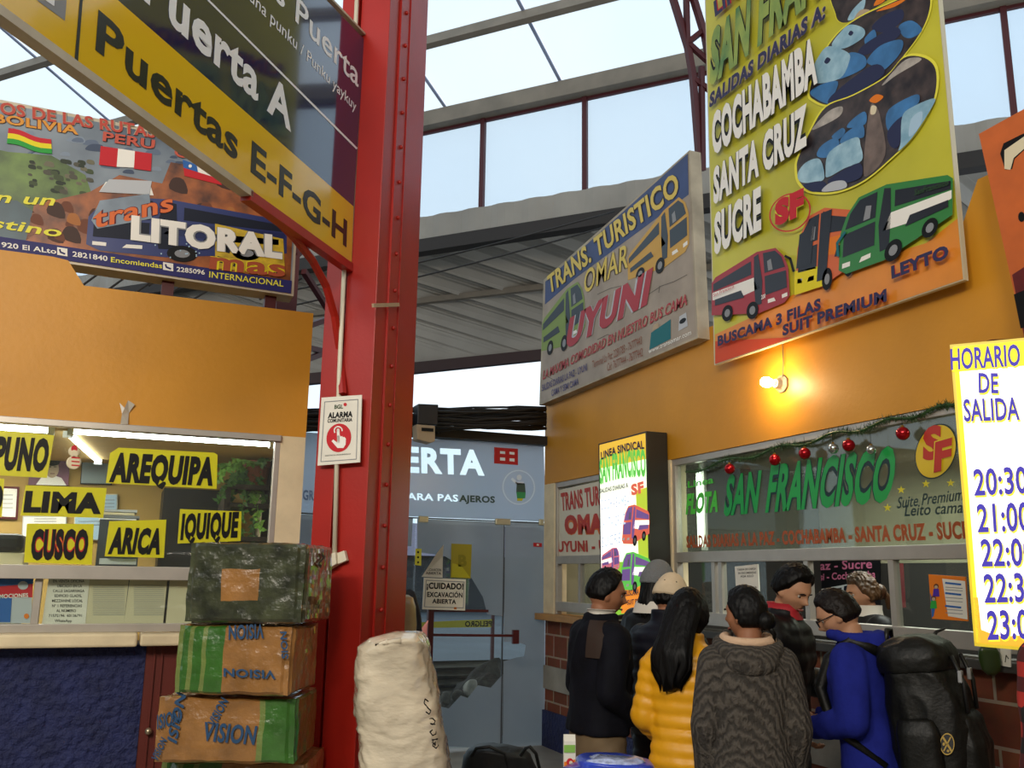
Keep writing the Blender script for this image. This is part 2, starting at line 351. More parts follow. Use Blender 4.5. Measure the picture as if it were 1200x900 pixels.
f = MB(); f.prism([doorp(p, .012) for p in [(250, 500), (478, 514), (637, 519), (640, 611.5), (478, 605), (250, 598)]], (0, .002, 0), film_up); fo = f.build('frosted_film', d)
def cut(t, BL, BR, TL, bold):                                     # clear lettering left out of the film
    c = bpy.data.curves.new('t', 'FONT'); c.body = t; c.offset = bold; c.resolution_u = 3; c.extrude = .5; c.space_character = 1 + bold * 2
    o = bpy.data.objects.new('t', c); COL.objects.link(o); dg = bpy.context.evaluated_depsgraph_get(); me = bpy.data.meshes.new_from_object(o.evaluated_get(dg)); bpy.data.objects.remove(o)
    a, b, e = doorp(BL, .012), doorp(BR, .012), doorp(TL, .012); x0 = min(v.co.x for v in me.vertices); x1 = max(v.co.x for v in me.vertices); y1 = max(v.co.y for v in me.vertices); y0 = min(v.co.y for v in me.vertices)
    for v in me.vertices: v.co = a + (b - a) * ((v.co.x - x0) / (x1 - x0)) + (e - a) * ((v.co.y - y0) / (y1 - y0)) + V((0, -v.co.z * .06, 0)) - fo.location - d.location
    o = bpy.data.objects.new('t', me); COL.objects.link(o); o.matrix_world = fo.matrix_world.copy(); o.location = d.location + fo.location; bpy.context.view_layer.update()
    m_ = fo.modifiers.new('b', 'BOOLEAN'); m_.operation = 'DIFFERENCE'; m_.object = o; m_.solver = 'EXACT'; m_.use_self = True
    dg = bpy.context.evaluated_depsgraph_get(); new = bpy.data.meshes.new_from_object(fo.evaluated_get(dg)); fo.modifiers.clear(); fo.data = new; bpy.data.objects.remove(o)
cut('PUERTA', (421, 552), (568, 558), (421, 520), .045); cut('PARA PAS', (470, 585.5), (537, 588), (470, 577), .03)
f = MB(); f.box((XL_ - 3, YD - .012, ZT - .006), (x636, YD + .012, ZT + .006), mat('seam_dark', '#3a3c40', rough=.5)); f.build('transom_seam', d)
f = MB(); f.box((x591 - .005, YD - .01, .02), (x591 + .005, YD + .01, ZT), mat('seam_dark', '')); f.build('leaf_seam', d)
f = MB()
for a in ((496, 608.5, 6), (589, 611.5, 10), (634, 612, 3)):
    c = doorp(a[:2], .015); f.obox(c, (a[2] * .008, 0, 0), (0, .018, 0), (0, 0, .03), mat('patch_fitting', '#c9c2a4', rough=.35, metal=.5))
f.build('patch_fitting', d, bevel=.006)
dtxt = mat('door_white', '#e4eef6', rough=.4); dred = mat('door_red', '#b3121d', rough=.4); dgrn = mat('door_dark', '#42564c', rough=.5)
f = MB(); W = lambda *a, **k: write(f, doorp, *a, lay=9, **k)
W('AJEROS', (538, 588), (580, 589.5), (538, 580), dgrn, bold=.04)
W('GR', (355, 586), (368, 586.6), (355, 574), mat('door_blue', '#8aa0cc', rough=.5), bold=.03)
paint(f, doorp, [(579, 524), (607, 526), (607, 545), (579, 543)], dred, 9)
W2 = lambda pts: paint(f, doorp, pts, dtxt, 10)
W2([(586, 528.5), (592, 529), (592, 532), (586, 531.6)]); W2([(586, 536), (592, 536.4), (592, 540), (586, 539.6)]); W2([(597, 529.4), (603, 530), (603, 533), (597, 532.4)]); W2([(597, 537), (603, 537.4), (603, 541), (597, 540.4)])
ringline(f, doorp, (608, 571), (19, .5), (0, 20.5), dtxt, 9, .07); oval(f, doorp, (608.5, 559.5), (3, 0), (0, 3.4), dtxt, 9, 14)
stroke(f, doorp, [(600, 561), (605, 566), (613, 566)], 3, dtxt, 9); paint(f, doorp, [(605.5, 566), (615, 566.5), (616, 577), (605, 576.5)], dgrn, 9); paint(f, doorp, [(605, 576.5), (616, 577), (615.5, 584), (606, 584)], mat('door_green', '#3d9a5a'), 9); paint(f, doorp, [(606, 584), (613, 584), (612, 587), (606, 587)], MK['lime'], 9)
f.build('lettering', d)

# ---- left booth facade
lx = lambda px, py=600: left((px, py)).x
lz = lambda px, py: left((px, py)).z
LH, LT, LS, LB = lz(120, 496), lz(110, 663), lz(100, 741), lz(100, 757)
XE, XJ, X0 = lx(361, 470), lx(322, 560), -4.2
m = MB()
ztop = lz(300, 359)
pts = [(X0, YL, lz(120, 496)), (lx(324, 500), YL, LH), (XE, YL, LH), (XE, YL, ztop), (lx(98, 337), YL, ztop), (lx(78, 320), YL, ztop + .13), (lx(60, 316), YL, ztop + .14), (X0, YL, ztop + .14)]
m.prism(pts, (0, .12, 0), ochre); struct(m, 'wall_left')
m = MB(); m.box((XJ, YL + .001, LS), (XE, YL + .12, LH), cream); struct(m, 'trim_6')
m = MB(); m.box((XE - .02, YL + .12, 0), (XE, YL + 2.0, LH), cream); struct(m, 'wall_end')
m = MB(); m.box((X0, YL + .005, 0), (lx(168, 800), YL + .14, LB), stucco); struct(m, 'wall_dado')
panelred = mat('oxide_panel', '#5d1b10', rough=.5, var=.1, vs=4)
m = MB(); m.box((lx(168, 800), YL + .01, 0), (XE, YL + .12, LB), panelred)
for px in (178, 187, 205): m.box((lx(px, 800) - .006, YL - .003, .02), (lx(px, 800) + .006, YL + .01, LB), panelred)
d2 = struct(m, 'door_2'); k = MB(); c = left((174, 857), .02); k.ell(c, (.018, .018, .018), mat('knob_metal', '#b8a98c', rough=.3, metal=.8)); k.build('knob', d2, smooth=True)
m = MB(); xs = lx(162, 750)
m.box((X0, YL - .12, LB), (xs - .006, YL + .12, LS), cream); m.box((xs + .006, YL - .115, LB + .002), (XE - .05, YL + .12, LS - .004), cream); struct(m, 'trim_7', bevel=.012)
f = MB(); z1 = lz(110, 679); zb = lz(100, 731)
f.box((X0, YL - .05, z1), (XJ + .02, YL + .03, LT), alu); f.box((X0, YL - .015, LS), (XJ + .02, YL + .03, zb), alu)
f.box((X0, YL - .02, LH - .035), (XJ + .02, YL + .05, LH), alu)
for px in (-60, 43): x = lx(px, 705); f.box((x - .018, YL - .015, zb), (x + .018, YL + .03, z1), alu)
f.box((XJ - .012, YL, LT), (XJ + .02, YL + .05, LH - .03), alu)
o = struct(f, 'window_3', bevel=.003)
MB().box((X0, YL + .02, LT), (XJ - .01, YL + .026, LH - .03), glass_clear).build('glass_pane', o)
MB().box((X0, YL + .012, zb), (XJ, YL + .018, z1), glass_clear).build('glass_pane', o)
# booth room behind the left window
YB = YL + 2.1; tan = mat('tan_wallpaper', '#b3924f', rough=.75, var=.12, vs=3)
m = MB(); m.box((X0, YB, 0), (XE, YB + .08, 3.0), tan); struct(m, 'wall_office')
m = MB(); m.box((X0, YL + .12, LH + .0), (XE - .02, YB, LH + .06), tan); struct(m, 'ceiling_office')
m = MB(); m.box((X0 - .08, YL + .12, 0), (X0, YB, 3), tan); struct(m, 'wall_side')
m = MB(); m.box((X0, YL + .1, .0), (XJ, YL + .55, LS - .08), darkwood); struct(m, 'trim_8')

# ---- roof: clerestory, skylight, canopy beyond
hd = math.radians(-42.4); DV = V((math.sin(hd), math.cos(hd), 0))              # run of the clerestory
pc = P(660, 235, 13.0); cn = V((DV.y, -DV.x, 0)); cn = cn if cn.dot(EYE - pc) > 0 else -cn
cler = Sheet((pc.x, pc.y, 0), cn)
ZC0 = cler((640, 238)).z; ZC1 = cler((660, 113)).z
def cl(px, py, z): q = cler((px, py)); return V((q.x, q.y, z))
A_, B_ = cl(-500, 500, 0), cl(1500, 60, 0)
poly = sheetmat('polycarbonate', '#e9f3fb', transp=.62, gloss=0, lucent=.75, tint=(.93, .97, 1.0))
m = MB()
m.prism([V((A_.x, A_.y, ZC0)), V((B_.x, B_.y, ZC0)), V((B_.x, B_.y, ZC1 - .12)), V((A_.x, A_.y, ZC1 - .12))], -cn * .02, poly)
o = struct(m, 'window_4')
f = MB(); s = DV
for px, py in ((330, 250), (567, 200), (687, 180), (1180, 60), (1390, 30), (80, 330)):
    c = cl(px, py, 0); f.bar((c.x + cn.x * .05, c.y + cn.y * .05, ZC0 - .35), (c.x + cn.x * .05, c.y + cn.y * .05, ZC1 - .1), .07, darkred, side=DV); f.build('mullion', o); f = MB()
f.bar(V((A_.x, A_.y, ZC1 - .14)) + cn * .04, V((B_.x, B_.y, ZC1 - .14)) + cn * .04, .05, darkred); f.build('rail', o)
m = MB(); e = cn * .12
m.bar(V((A_.x, A_.y, ZC1)) + e, V((B_.x, B_.y, ZC1)) + e, .22, beamgrey, wy=.24); struct(m, 'trim_9')
# skylight: sheets rising from the clerestory towards the hall's middle
SL = math.tan(math.radians(14)); up_n = (cn * -SL + V((0, 0, 1))).normalized()
sky_p = Sheet(V((pc.x, pc.y, ZC1 + .16)), up_n)
def onroof(t, r): return V((pc.x, pc.y, 0)) + DV * t + cn * r + V((0, 0, ZC1 + .16 + r * SL))
RS = (sky_p((57, 65)) - V((pc.x, pc.y, 0))).dot(cn) + 1.6
m = MB()
for i in range(-9, 10):
    t = i * 1.9; m.face([onroof(t + .03, -.3), onroof(t + 1.87, -.3), onroof(t + 1.87, RS), onroof(t + .03, RS)], poly)
struct(m, 'ceiling')
m = MB(); seam = mat('seam_grey', '#9aa3bd', rough=.6)
for i in range(-9, 11):
    t = i * 1.9; m.bar(onroof(t, -.3) - up_n * .02, onroof(t, RS) - up_n * .02, .045, seam, side=up_n, wy=.02)
struct(m, 'trim_10')
r2 = (sky_p((497, 45)) - V((pc.x, pc.y, 0))).dot(cn); r3 = (sky_p((57, 65)) - V((pc.x, pc.y, 0))).dot(cn)
m = MB(); m.hexa([onroof(-17.5, RS), onroof(18.5, RS), onroof(18.5, 19), onroof(-17.5, 19)], [p + up_n * .05 for p in (onroof(-17.5, RS), onroof(18.5, RS), onroof(18.5, 19), onroof(-17.5, 19))], corr); struct(m, 'ceiling_blocker')  # unseen opaque roof added past the skylight to darken the hall
for i, r in enumerate((r2, r3, r3 + (r3 - r2), r3 + 2 * (r3 - r2))):
    m = MB(); m.bar(onroof(-17, r) - up_n * .1, onroof(18, r) - up_n * .1, .10, beamgrey, side=up_n, wy=.16); struct(m, 'trim_%d' % (11 + i))
# canopy roof beyond the clerestory
zt = ZC0 - .12
cA = [cl(-300, 450, zt), cl(1500, 60, zt)]
m = MB()
def wave(a, b, wdir, n, m_, mb):                                   # corrugated strip
    rows = []
    for i in range(n + 1):
        p = a + (b - a) * (i / n); k = .03 if i % 4 in (1, 2) else 0; rows.append((p + wdir[2] * k, p + wdir[0] + wdir[2] * k))
    mb.add([q for r in rows for q in r], [[2 * i, 2 * i + 2, 2 * i + 3, 2 * i + 1] for i in range(n)], m_)
cB = [P(-300, 520, 15.5), P(1500, 345, 15.5)]
far_l, far_r = P(380, 436, 15.4), P(640, 409, 15.4)
far_d = (far_r - far_l) / 260; fl, fr = far_l - far_d * 680, far_r + far_d * 860
nn = 220
vs, fs = [], []
for i in range(nn + 1):
    t = i / nn; a = cA[0].lerp(cA[1], t); b = fl.lerp(fr, t); k = .0 if i % 6 else .12
    vs += [a - V((0, 0, k)), b - V((0, 0, k))]
fs = [[2 * i, 2 * i + 2, 2 * i + 3, 2 * i + 1] for i in range(nn)]
m.add(vs, fs, corr); struct(m, 'ceiling_canopy')
m = MB()
wave(V((A_.x, A_.y, ZC0 - .3)) + cn * .1, V((B_.x, B_.y, ZC0 - .3)) + cn * .1, (V((0, 0, .36)), 0, cn), 300, corr, m); struct(m, 'trim_15')
m = MB(); dk = mat('dark_beam', '#2c2622', rough=.7)
m.bar(V((A_.x, A_.y, ZC0 - .42)) + cn * .08, V((B_.x, B_.y, ZC0 - .42)) + cn * .08, .2, dk, wy=.2); struct(m, 'trim_16')
for i, (p0, p1) in enumerate((((480, 372), (640, 350)), )):
    a, b = cA[0].lerp(cA[1], .5), fl.lerp(fr, .5)
m = MB()
for f_ in (.04, .45):
    m.bar(cA[0].lerp(fl, f_) - V((0, 0, .1)), cA[1].lerp(fr, f_) - V((0, 0, .1)), .09, beamgrey)
struct(m, 'trim_17')
m = MB(); m.bar(fl - V((0, 0, .1)), fr - V((0, 0, .1)), .14, mat('eave_dark', '#3a2624', rough=.7), wy=.18); struct(m, 'trim_18')
# rest of the hall: unseen back and far walls, added to limit the light
m = MB(); hallwall = mat('hall_wall', '#77705f', rough=.8, var=.1)
m.box((-9, -7, 0), (XR + 4, -6.85, 6.5), hallwall); struct(m, 'wall_back')
m = MB(); m.box((-9, -7, 0), (-8.85, YL + .1, 5.0), hallwall); struct(m, 'wall_far')

# ================================================================ COLUMN AND HANGING SIGN
ck = P(434, 500, 4.6); Cx, Cy = ck.x, ck.y
sd = math.radians(38); S1 = V((math.sin(sd), math.cos(sd), 0)); S2 = V((-math.cos(sd), math.sin(sd), 0))    # away along the sign, and away to the left
faceA = Sheet((Cx, Cy, 0), -S1); faceB = Sheet((Cx, Cy, 0), -S2)
wA = (faceA((374, 480)) - V((Cx, Cy, 0))).dot(S2); wB = (faceB((484, 480)) - V((Cx, Cy, 0))).dot(S1)
col = thing('steel_column', 'tall red riveted steel column between the left booth and the glass doors', 'column', (Cx, Cy, 0))
C0 = V((Cx, Cy, 0)); HC = 8.5
def ab(a, b, z): return C0 + S2 * a + S1 * b + V((0, 0, z))
def colbox(mb, a0, a1, b0, b1, z0, z1, m): mb.hexa([ab(a0, b0, z0), ab(a1, b0, z0), ab(a1, b1, z0), ab(a0, b1, z0)], [ab(a0, b0, z1), ab(a1, b0, z1), ab(a1, b1, z1), ab(a0, b1, z1)], m)
m = MB(); colbox(m, .0, wA * .6, .0, wB, 0, HC, redsteel); m.build('shaft', col, bevel=.004)
m = MB(); colbox(m, wA * .64, wA, -.004, .03, 0, HC, redsteel); colbox(m, wA * .6, wA * .66, .03, wB - .04, 0, HC, redsteel); colbox(m, wA * .64, wA, wB - .03, wB, 0, HC, redsteel); m.build('flange', col, bevel=.003)
m = MB(); colbox(m, -.012, .0, wB * .24, wB * .27, 0, HC, redsteel); colbox(m, -.008, .0, wB * .27, wB * .47, 0, HC, redsteel); colbox(m, -.014, .0, wB * .47, wB * .5, 0, HC, redsteel); m.build('strap_plate', col)
proto = None
for i in range(26):
    z = 1.0 + i * .21
    if z > 5.6: break
    r = MB(); r.ell(ab(-.012, wB * .37, z), (.012, .012, .012), redsteel, 8, 6); r.build('rivet', col, smooth=True)
m = MB(); colbox(m, -.03, wA + .03, -.03, wB + .05, 0, .03, redsteel); m.build('base_plate', col)
m = MB(); q = faceA((404, 357), .01)
m.bar(faceB((437, 358), .02), faceB((467, 357), .02), .012, MK['tan'], wy=.02); m.build('tape_band', col)
# conduit and alarm on the column
m = MB(); white_pvc = mat('ivory_plastic', '#d8cfb8', rough=.45)
m.tube([faceA((420, -40), .03), faceA((397.5, 440), .03), faceA((392, 650), .03)], .012, white_pvc)
m.build('conduit_pipe', smooth=True, label='thin ivory conduit pipe running down the face of the red column', cat='pipe')
t = thing('switch_box', 'small ivory switch box with red button at the foot of the conduit pipe', 'switch', faceA((392, 658), 0))
m = MB(); slab(m, faceA, [(381, 651), (393, 647), (394, 661), (381, 669)], .05, white_pvc, .055); m.build('housing', t, bevel=.004)
m = MB(); slab(m, faceA, [(393, 649), (403, 645), (406, 657), (394, 662)], .03, white_pvc, .035); m.build('bracket', t, bevel=.003)
m = MB(); m.ell(faceA((386, 658.5), .056), (.011, .011, .006), MK['pred'], 12, 6); m.build('button', t, smooth=True)
t = thing('alarm_sign', 'white community alarm sign with a red hand symbol on the red column', 'sign', faceA((398, 544), 0))
sh = Sheet(faceA.p + faceA.n * .045, faceA.n); m = MB()
paper = mat('sign_white', '#e3ddcf', rough=.4, var=.05, vs=10)
slab(m, sh, [(372, 545.6), (421.7, 541.7), (424, 462.7), (376.7, 466)], .006, paper); m.build('panel', t)
m = MB(); ink = MK['ink']
R = [(376, 541), (417.5, 538), (419.5, 468), (380.5, 471)]
for i in range(4): stroke(m, sh, [R[i], R[(i + 1) % 4]], .9, MK['pgrey'])
write(m, sh, 'ALARMA', (384, 490.5), (413, 488.7), (384.5, 483.5), ink, bold=.05); write(m, sh, 'COMUNITARIA', (383.7, 495.4), (412.7, 493.8), (383.9, 491.2), ink, bold=.04)
write(m, sh, 'BGL', (391.7, 479.3), (402, 478.7), (392, 474.5), MK['dgreen'], bold=.03); oval(m, sh, (404.5, 474), (2, 0), (0, 2), MK['pred'])
write(m, sh, 'DESACTIVAR EN CASO DE EMERGENCIA', (381, 534.8), (411, 532.6), (381, 533.3), ink, bold=.0)
oval(m, sh, (397, 513), (14.6, -.6), (-.5, 16.8), MK['pred'], 1)
hw = MK['pwhite']
stroke(m, sh, [(396.3, 504), (396.6, 518)], 3.2, hw, 2); oval(m, sh, (396.2, 504), (1.7, 0), (0, 1.8), hw, 2, 12)
paint(m, sh, [(388.5, 517), (390.5, 515), (395, 518.5), (395, 510), (398.2, 510), (399, 511.5), (401, 511), (402, 512.5), (403.5, 512), (405.3, 514), (405, 521), (402.5, 525), (395.5, 525), (392, 521)], hw, 2)
for k in range(9):
    a0, a1 = 2.6 + k * .42, 2.6 + (k + 1) * .42
    stroke(m, sh, [(396.3 + 4.6 * math.cos(a0), 504.5 + 4.6 * math.sin(a0)), (396.3 + 4.6 * math.cos(a1), 504.5 + 4.6 * math.sin(a1))], 1.5, hw, 2)
m.build('lettering', t)

# ---- hanging direction sign
att = faceA((419, 180)); esp = Sheet(V((att.x, att.y, 0)) - V((0, 0, 0)), V((S1.y, -S1.x, 0)))
esign = thing('direction_sign', 'large yellow and navy hanging sign reading Puerta A and Puertas E-F-G-H', 'sign', esp((412, 314)))
sy = mat('sign_yellow', '#e2b61a', rough=.12, spec=.6, coat=.3); snavy = mat('sign_navy', '#131d45', rough=.08, spec=.6, coat=.6); swhite = mat('sign_lettering', '#e9e9ea', rough=.3); sblk = mat('sign_black', '#17120a', rough=.25)
frame_m = mat('sign_frame', '#b9ad97', rough=.5, metal=.2, var=.1, vs=8)
fr_l, fr_r = -230, 412
def eb(x, o=0): return (x, 13 + (x - 0) * .724 + o)              # bottom edge of the printed face
m = MB(); slab(m, esp, [eb(-150), (412, 311), (427, 46), (330, -54), (60, -330), (-150, -560)], .03, mat('sign_body', '#8e846f', rough=.6)); m.build('cabinet', esign)
m = MB(); paint(m, esp, [eb(-150), (412, 311), (414.4, 242), (138, 0), (60, -68), (-150, -252)], sy, 1)
paint(m, esp, [(138, 0), (414.4, 242), (427, 46), (330, -54), (60, -330), (-150, -560), (-150, -252), (60, -68)], snavy, 1); m.build('face_panel', esign)
m = MB()
stroke(m, esp, [(244, 0), (418, 174)], 2.2, swhite, 2); stroke(m, esp, [(100, -144), (244, 0)], 2.2, swhite, 2)
paint(m, esp, [(94, 0), (97.5, 0), (98, -32), (102, -60), (99, -60), (95, -32)], sblk, 2); paint(m, esp, [(93.5, 0), (97, 0), (91, 77), (87, 74)], sblk, 2)
paint(m, esp, [(43, 0), (78, 0), (76, 24.5), (74, 22.5)], MK['pgrey'], 2); paint(m, esp, [(53, 0), (64, 0), (63.6, 7.3)], swhite, 3)
write(m, esp, 'Puertas E-F-G-H', (111.7, 58.5), (406, 290), (115.5, 11), sblk, lay=2, bold=.028)
write(m, esp, 'Puerta A', (166, -2), (341, 155), (170.5, -58), swhite, lay=2, bold=.03)
write(m, esp, 's Puerta', (322, -1), (420, 103), (324, -32), swhite, lay=2, bold=.012)
write(m, esp, 'una punku / Punku yaykuy', (292, 0), (417, 131), (293.5, -14), swhite, lay=2, bold=.004)
m.build('lettering', esign)
def edgebar(mb, a, b, w, m_, d=.0): mb.bar(esp(a, d), esp(b, d), w, m_, side=esp.n, wy=.05)
m = MB(); edgebar(m, eb(-150, 5), (291, 228), .03, frame_m, -.015); m.build('edge_frame', esign); m = MB(); edgebar(m, (412, 311), (427, 44), .012, frame_m, -.015); m.build('edge_frame', esign); m = MB(); edgebar(m, (427, 44), (330, -56), .012, frame_m, -.015); m.build('edge_frame', esign)
m = MB(); edgebar(m, (288, 229), (413, 317), .045, redsteel, -.015); m.build('support_rail', esign)
arc = [(322, 255), (345, 278), (366, 305), (382, 335), (392, 370), (398, 410), (401.5, 462)]
m = MB(); m.tube([esp(p, -.05) for p in arc[:-1]] + [faceA(arc[-1], .03)], .022, redsteel, 6); m.build('arched_brace', esign)

# ================================================================ BILLBOARD OVER THE LEFT BOOTH
lit = Sheet((0, YL + .35, 0), (0, -1, 0))
lb = thing('billboard', 'printed bus company billboard with flags and a blue coach above the left booth', 'billboard', lit((170, 322)))
m = MB(); slab(m, lit, [(-120, 280), (344, 347), (347, 288), (345, 183), (176, 151), (-120, 93)], .16, frame_m); m.build('cabinet', lb)
f = MB(); PT = lambda pts, mm, l=1: paint(f, lit, pts, mm, l); k = MK
PT([(-120, 276), (341, 344), (344, 288), (343, 186), (176, 155), (-120, 97)], mat('lit_sky', '#3b4b63', rough=.35, var=.35, vs=1.5, col2='#9aa5ad'))
PT([(-120, 150), (-120, 232), (60, 250), (110, 235), (100, 205), (60, 182), (10, 178)], mat('lit_hill', '#32491f', rough=.4, var=.5, vs=5, col2='#6e8a3a'), 2)
PT([(-120, 228), (-120, 262), (30, 282), (60, 262), (20, 235)], mat('lit_lake', '#37505a', rough=.4, var=.3, vs=5), 3)
PT([(30, 283), (340, 332), (344, 250), (300, 222), (230, 195), (200, 190), (190, 215), (140, 205), (105, 225), (40, 240)], mat('lit_rock', '#4a2312', rough=.4, var=.6, vs=6, col2='#b8662a'), 3)
PT([(-120, 259), (342, 329), (341, 344), (-120, 276)], MK['pnavy'], 4)
body = mat('lit_bus', '#26316b', rough=.35)
bus_art(f, lit, [(336, 310), (100, 296), (106, 226), (336, 245)], body, mat('lit_bus2', '#1d2657', rough=.3), MK['night'], 4, flip=False)
PT([(116, 225), (124, 213), (176, 216), (180, 229)], MK['pwhite'], 4)
PT([(252, 262), (332, 280), (334, 322), (252, 314)], mat('lit_patch', '#c9a928', rough=.4, var=.3, vs=20), 6)
for q in ((255, 300), (275, 306), (295, 306), (318, 312), (262, 288)): PT([(q[0], q[1]), (q[0] + 9, q[1] + 2), (q[0] + 7, q[1] + 9), (q[0] - 2, q[1] + 6)], MK['night'], 7)
def flag(q, cols, vertical=False):
    g = quadmap(q); n = len(cols); l = 6
    for s in range(8):
        u0, u1 = s / 8, (s + 1) / 8; wv = lambda u: .08 * math.sin(u * 7)
        for i, c in enumerate(cols):
            if vertical:
                if not (i / n <= u0 + .01 < (i + 1) / n): continue
                PT([g(u0, 0 + wv(u0)), g(u1, 0 + wv(u1)), g(u1, 1 + wv(u1)), g(u0, 1 + wv(u0))], c, l)
            else: PT([g(u0, 1 - (i + 1) / n + wv(u0)), g(u1, 1 - (i + 1) / n + wv(u1)), g(u1, 1 - i / n + wv(u1)), g(u0, 1 - i / n + wv(u0))], c, l)
flag([(8, 168), (61, 181), (60, 164), (10, 150)], [k['pred'], k['pyellow'], k['pgreen']])
for i in range(40):                                               # hillside houses, rocks and clouds of the printed landscape
    x, y = random.uniform(30, 105), random.uniform(188, 228); a = random.uniform(3, 8); PT(curve([(x, y), (x + a * 1.4, y + a * .3), (x + a * 1.3, y - a * .5), (x + .3, y - a * .7)], 3), random.choice([mat('lit_h1', '#4c4a3c'), mat('lit_h2', '#222d1a'), mat('lit_h3', '#6a6650'), mat('lit_h4', '#3d4a2a')]), 2.4 + i * .01)
for i in range(46):
    x = random.uniform(30, 330); y = 236 + random.uniform(0, 44) + (x - 40) * .12; a = random.uniform(9, 22)
    if x > 190 and i % 2: y = random.uniform(195, 250) + (x - 190) * .2
    PT(curve([(x, y), (x + a, y + a * .3), (x + a * .8, y - a * .5), (x + a * .2, y - a * .6)], 3), random.choice([mat('lit_r1', '#6a3416'), mat('lit_r2', '#3a1c0d'), mat('lit_r3', '#a8672c'), mat('lit_r4', '#4a2410')]), 3.4 + i * .008)
for i in range(26):
    x = random.uniform(20, 200); y = 150 + x * .16 + random.uniform(2, 30); a = random.uniform(8, 22); PT(curve([(x, y), (x + a, y + a * .1), (x + a * .9, y - a * .25), (x + a * .3, y - a * .3)], 4), random.choice([mat('lit_c1', '#7d8a9a'), mat('lit_c2', '#5c6a80'), mat('lit_c3', '#3a4860')]), 1.4 + i * .01)
PT([(107, 258), (117, 235), (175, 227), (178, 256), (114, 268)], mat('lit_screen', '#7e8a96', rough=.3, var=.3, vs=6), 7.4); PT([(116, 225), (128, 210), (178, 212), (175, 228)], MK['silver'], 7)
for i in range(14): oval(f, lit, (random.uniform(180, 240), random.uniform(285, 302)), (1, 0), (0, 1), MK['sky'], 7.5, 6)
g = quadmap([(116, 193), (177, 200), (178, 180), (118, 171)])
for a, b, c in ((0, .34, k['pred']), (.34, .67, k['pwhite']), (.67, 1, k['pred'])): PT([g(a, 0), g(b, .06 if c is k['pwhite'] else -.02), g(b, 1.0), g(a, 1)], c, 6)
g = quadmap([(216, 206), (260, 217), (255, 208 - 6), (214, 187)])
PT([g(0, .5), g(1, .5), g(1, 1), g(0, 1)], k['pwhite'], 6); PT([g(0, 0), g(1, 0), g(1, .5), g(0, .5)], k['pred'], 6); PT([g(0, .5), g(.4, .5), g(.4, 1), g(0, 1)], k['pblue'], 7); oval(f, lit, g(.2, .75), (2, 0), (0, 2), k['pwhite'], 8, 10)
f.build('printed_picture', lb)
f = MB(); T = lambda *a, **kw: write(f, lit, *a, **kw)
red_o = MK['pred']; wh = MK['pwhite']; ye = MK['pyellow']; org = MK['porange']
def T2(t, a, b, c, front, back, l=6, bold=.02, extra=.03, **kw):   # lettering with an outline behind it
    T(t, a, b, c, back, lay=l, bold=bold + extra, **kw); T(t, a, b, c, front, lay=l + 1, bold=bold, **kw)
T2('OS DE LAS RUTAS', (0, 133), (182, 162), (0, 119), mat('lit_red', '#b8402f'), MK['tan'], bold=.03)
T2('BOLIVIA', (-8, 143), (92, 158), (-8, 132), mat('lit_gold', '#d8902a'), MK['maroon'], bold=.03)
T2('PERU', (120, 165), (181, 175), (121, 154), mat('lit_rust', '#c0503a'), MK['night'], bold=.03)
T2('CHILE', (204, 183), (262, 193), (205, 172), mat('lit_rust', '#c0503a'), MK['night'], bold=.03)
T('n un', (-6, 237), (62, 241), (-4, 224), MK['lemon'], lay=6, bold=.02, slant=.3); T('stino', (-12, 266), (70, 278), (-10, 254), MK['lemon'], lay=6, bold=.02, slant=.3)
T2('trans', (109, 268), (203, 247), (107, 246), mat('lit_orange', '#d9682c'), MK['maroon'], l=8, bold=.02, slant=.1)
T2('LITORAL', (153, 281), (331, 304), (154, 252), wh, MK['pgrey'], l=9, bold=.06)
T2('mas', (245, 315), (334, 325), (247, 294), mat('lit_rust2', '#a8481f'), MK['pyellow'], l=9, bold=.03)
T('2281920 El ALto', (-26, 286), (66, 297.5), (-26, 280), wh, lay=6, bold=.02); T('2821840', (85, 300.5), (126, 306), (85, 294.5), wh, lay=6, bold=.02); T('Encomiendas', (130, 307), (190, 314.5), (130, 301), MK['lemon'], lay=6, bold=.015); T('2285096', (207, 318), (240, 322), (207, 312.5), wh, lay=6, bold=.02)
T('INTERNACIONAL', (245, 325), (332, 336), (245.5, 318), MK['lemon'], lay=6, bold=.01)
for x, y in ((73, 295.5), (197, 313)): paint(f, lit, [(x - 6, y + 3), (x + 6, y + 5), (x + 6, y - 4), (x - 6, y - 6)], wh, 6); stroke(f, lit, [(x - 3, y - 3), (x - 2, y), (x + 3, y + 2)], 2, MK['pnavy'], 7)
f.build('lettering', lb)
m = MB()
for a in (30, 200, 320): q = lit((a, 300), -.1); m.bar((q.x, q.y, ztop - .3), (q.x, q.y, q.z + .3), .07, darkred)
m.build('support_post', lb)

# ================================================================ SIGNS ON THE RIGHT WALL
def backface_x(px, y):                                            # distance off the wall so a box's near edge sits on this pixel
    r = ray(px, 450); return r.x / r.y * y
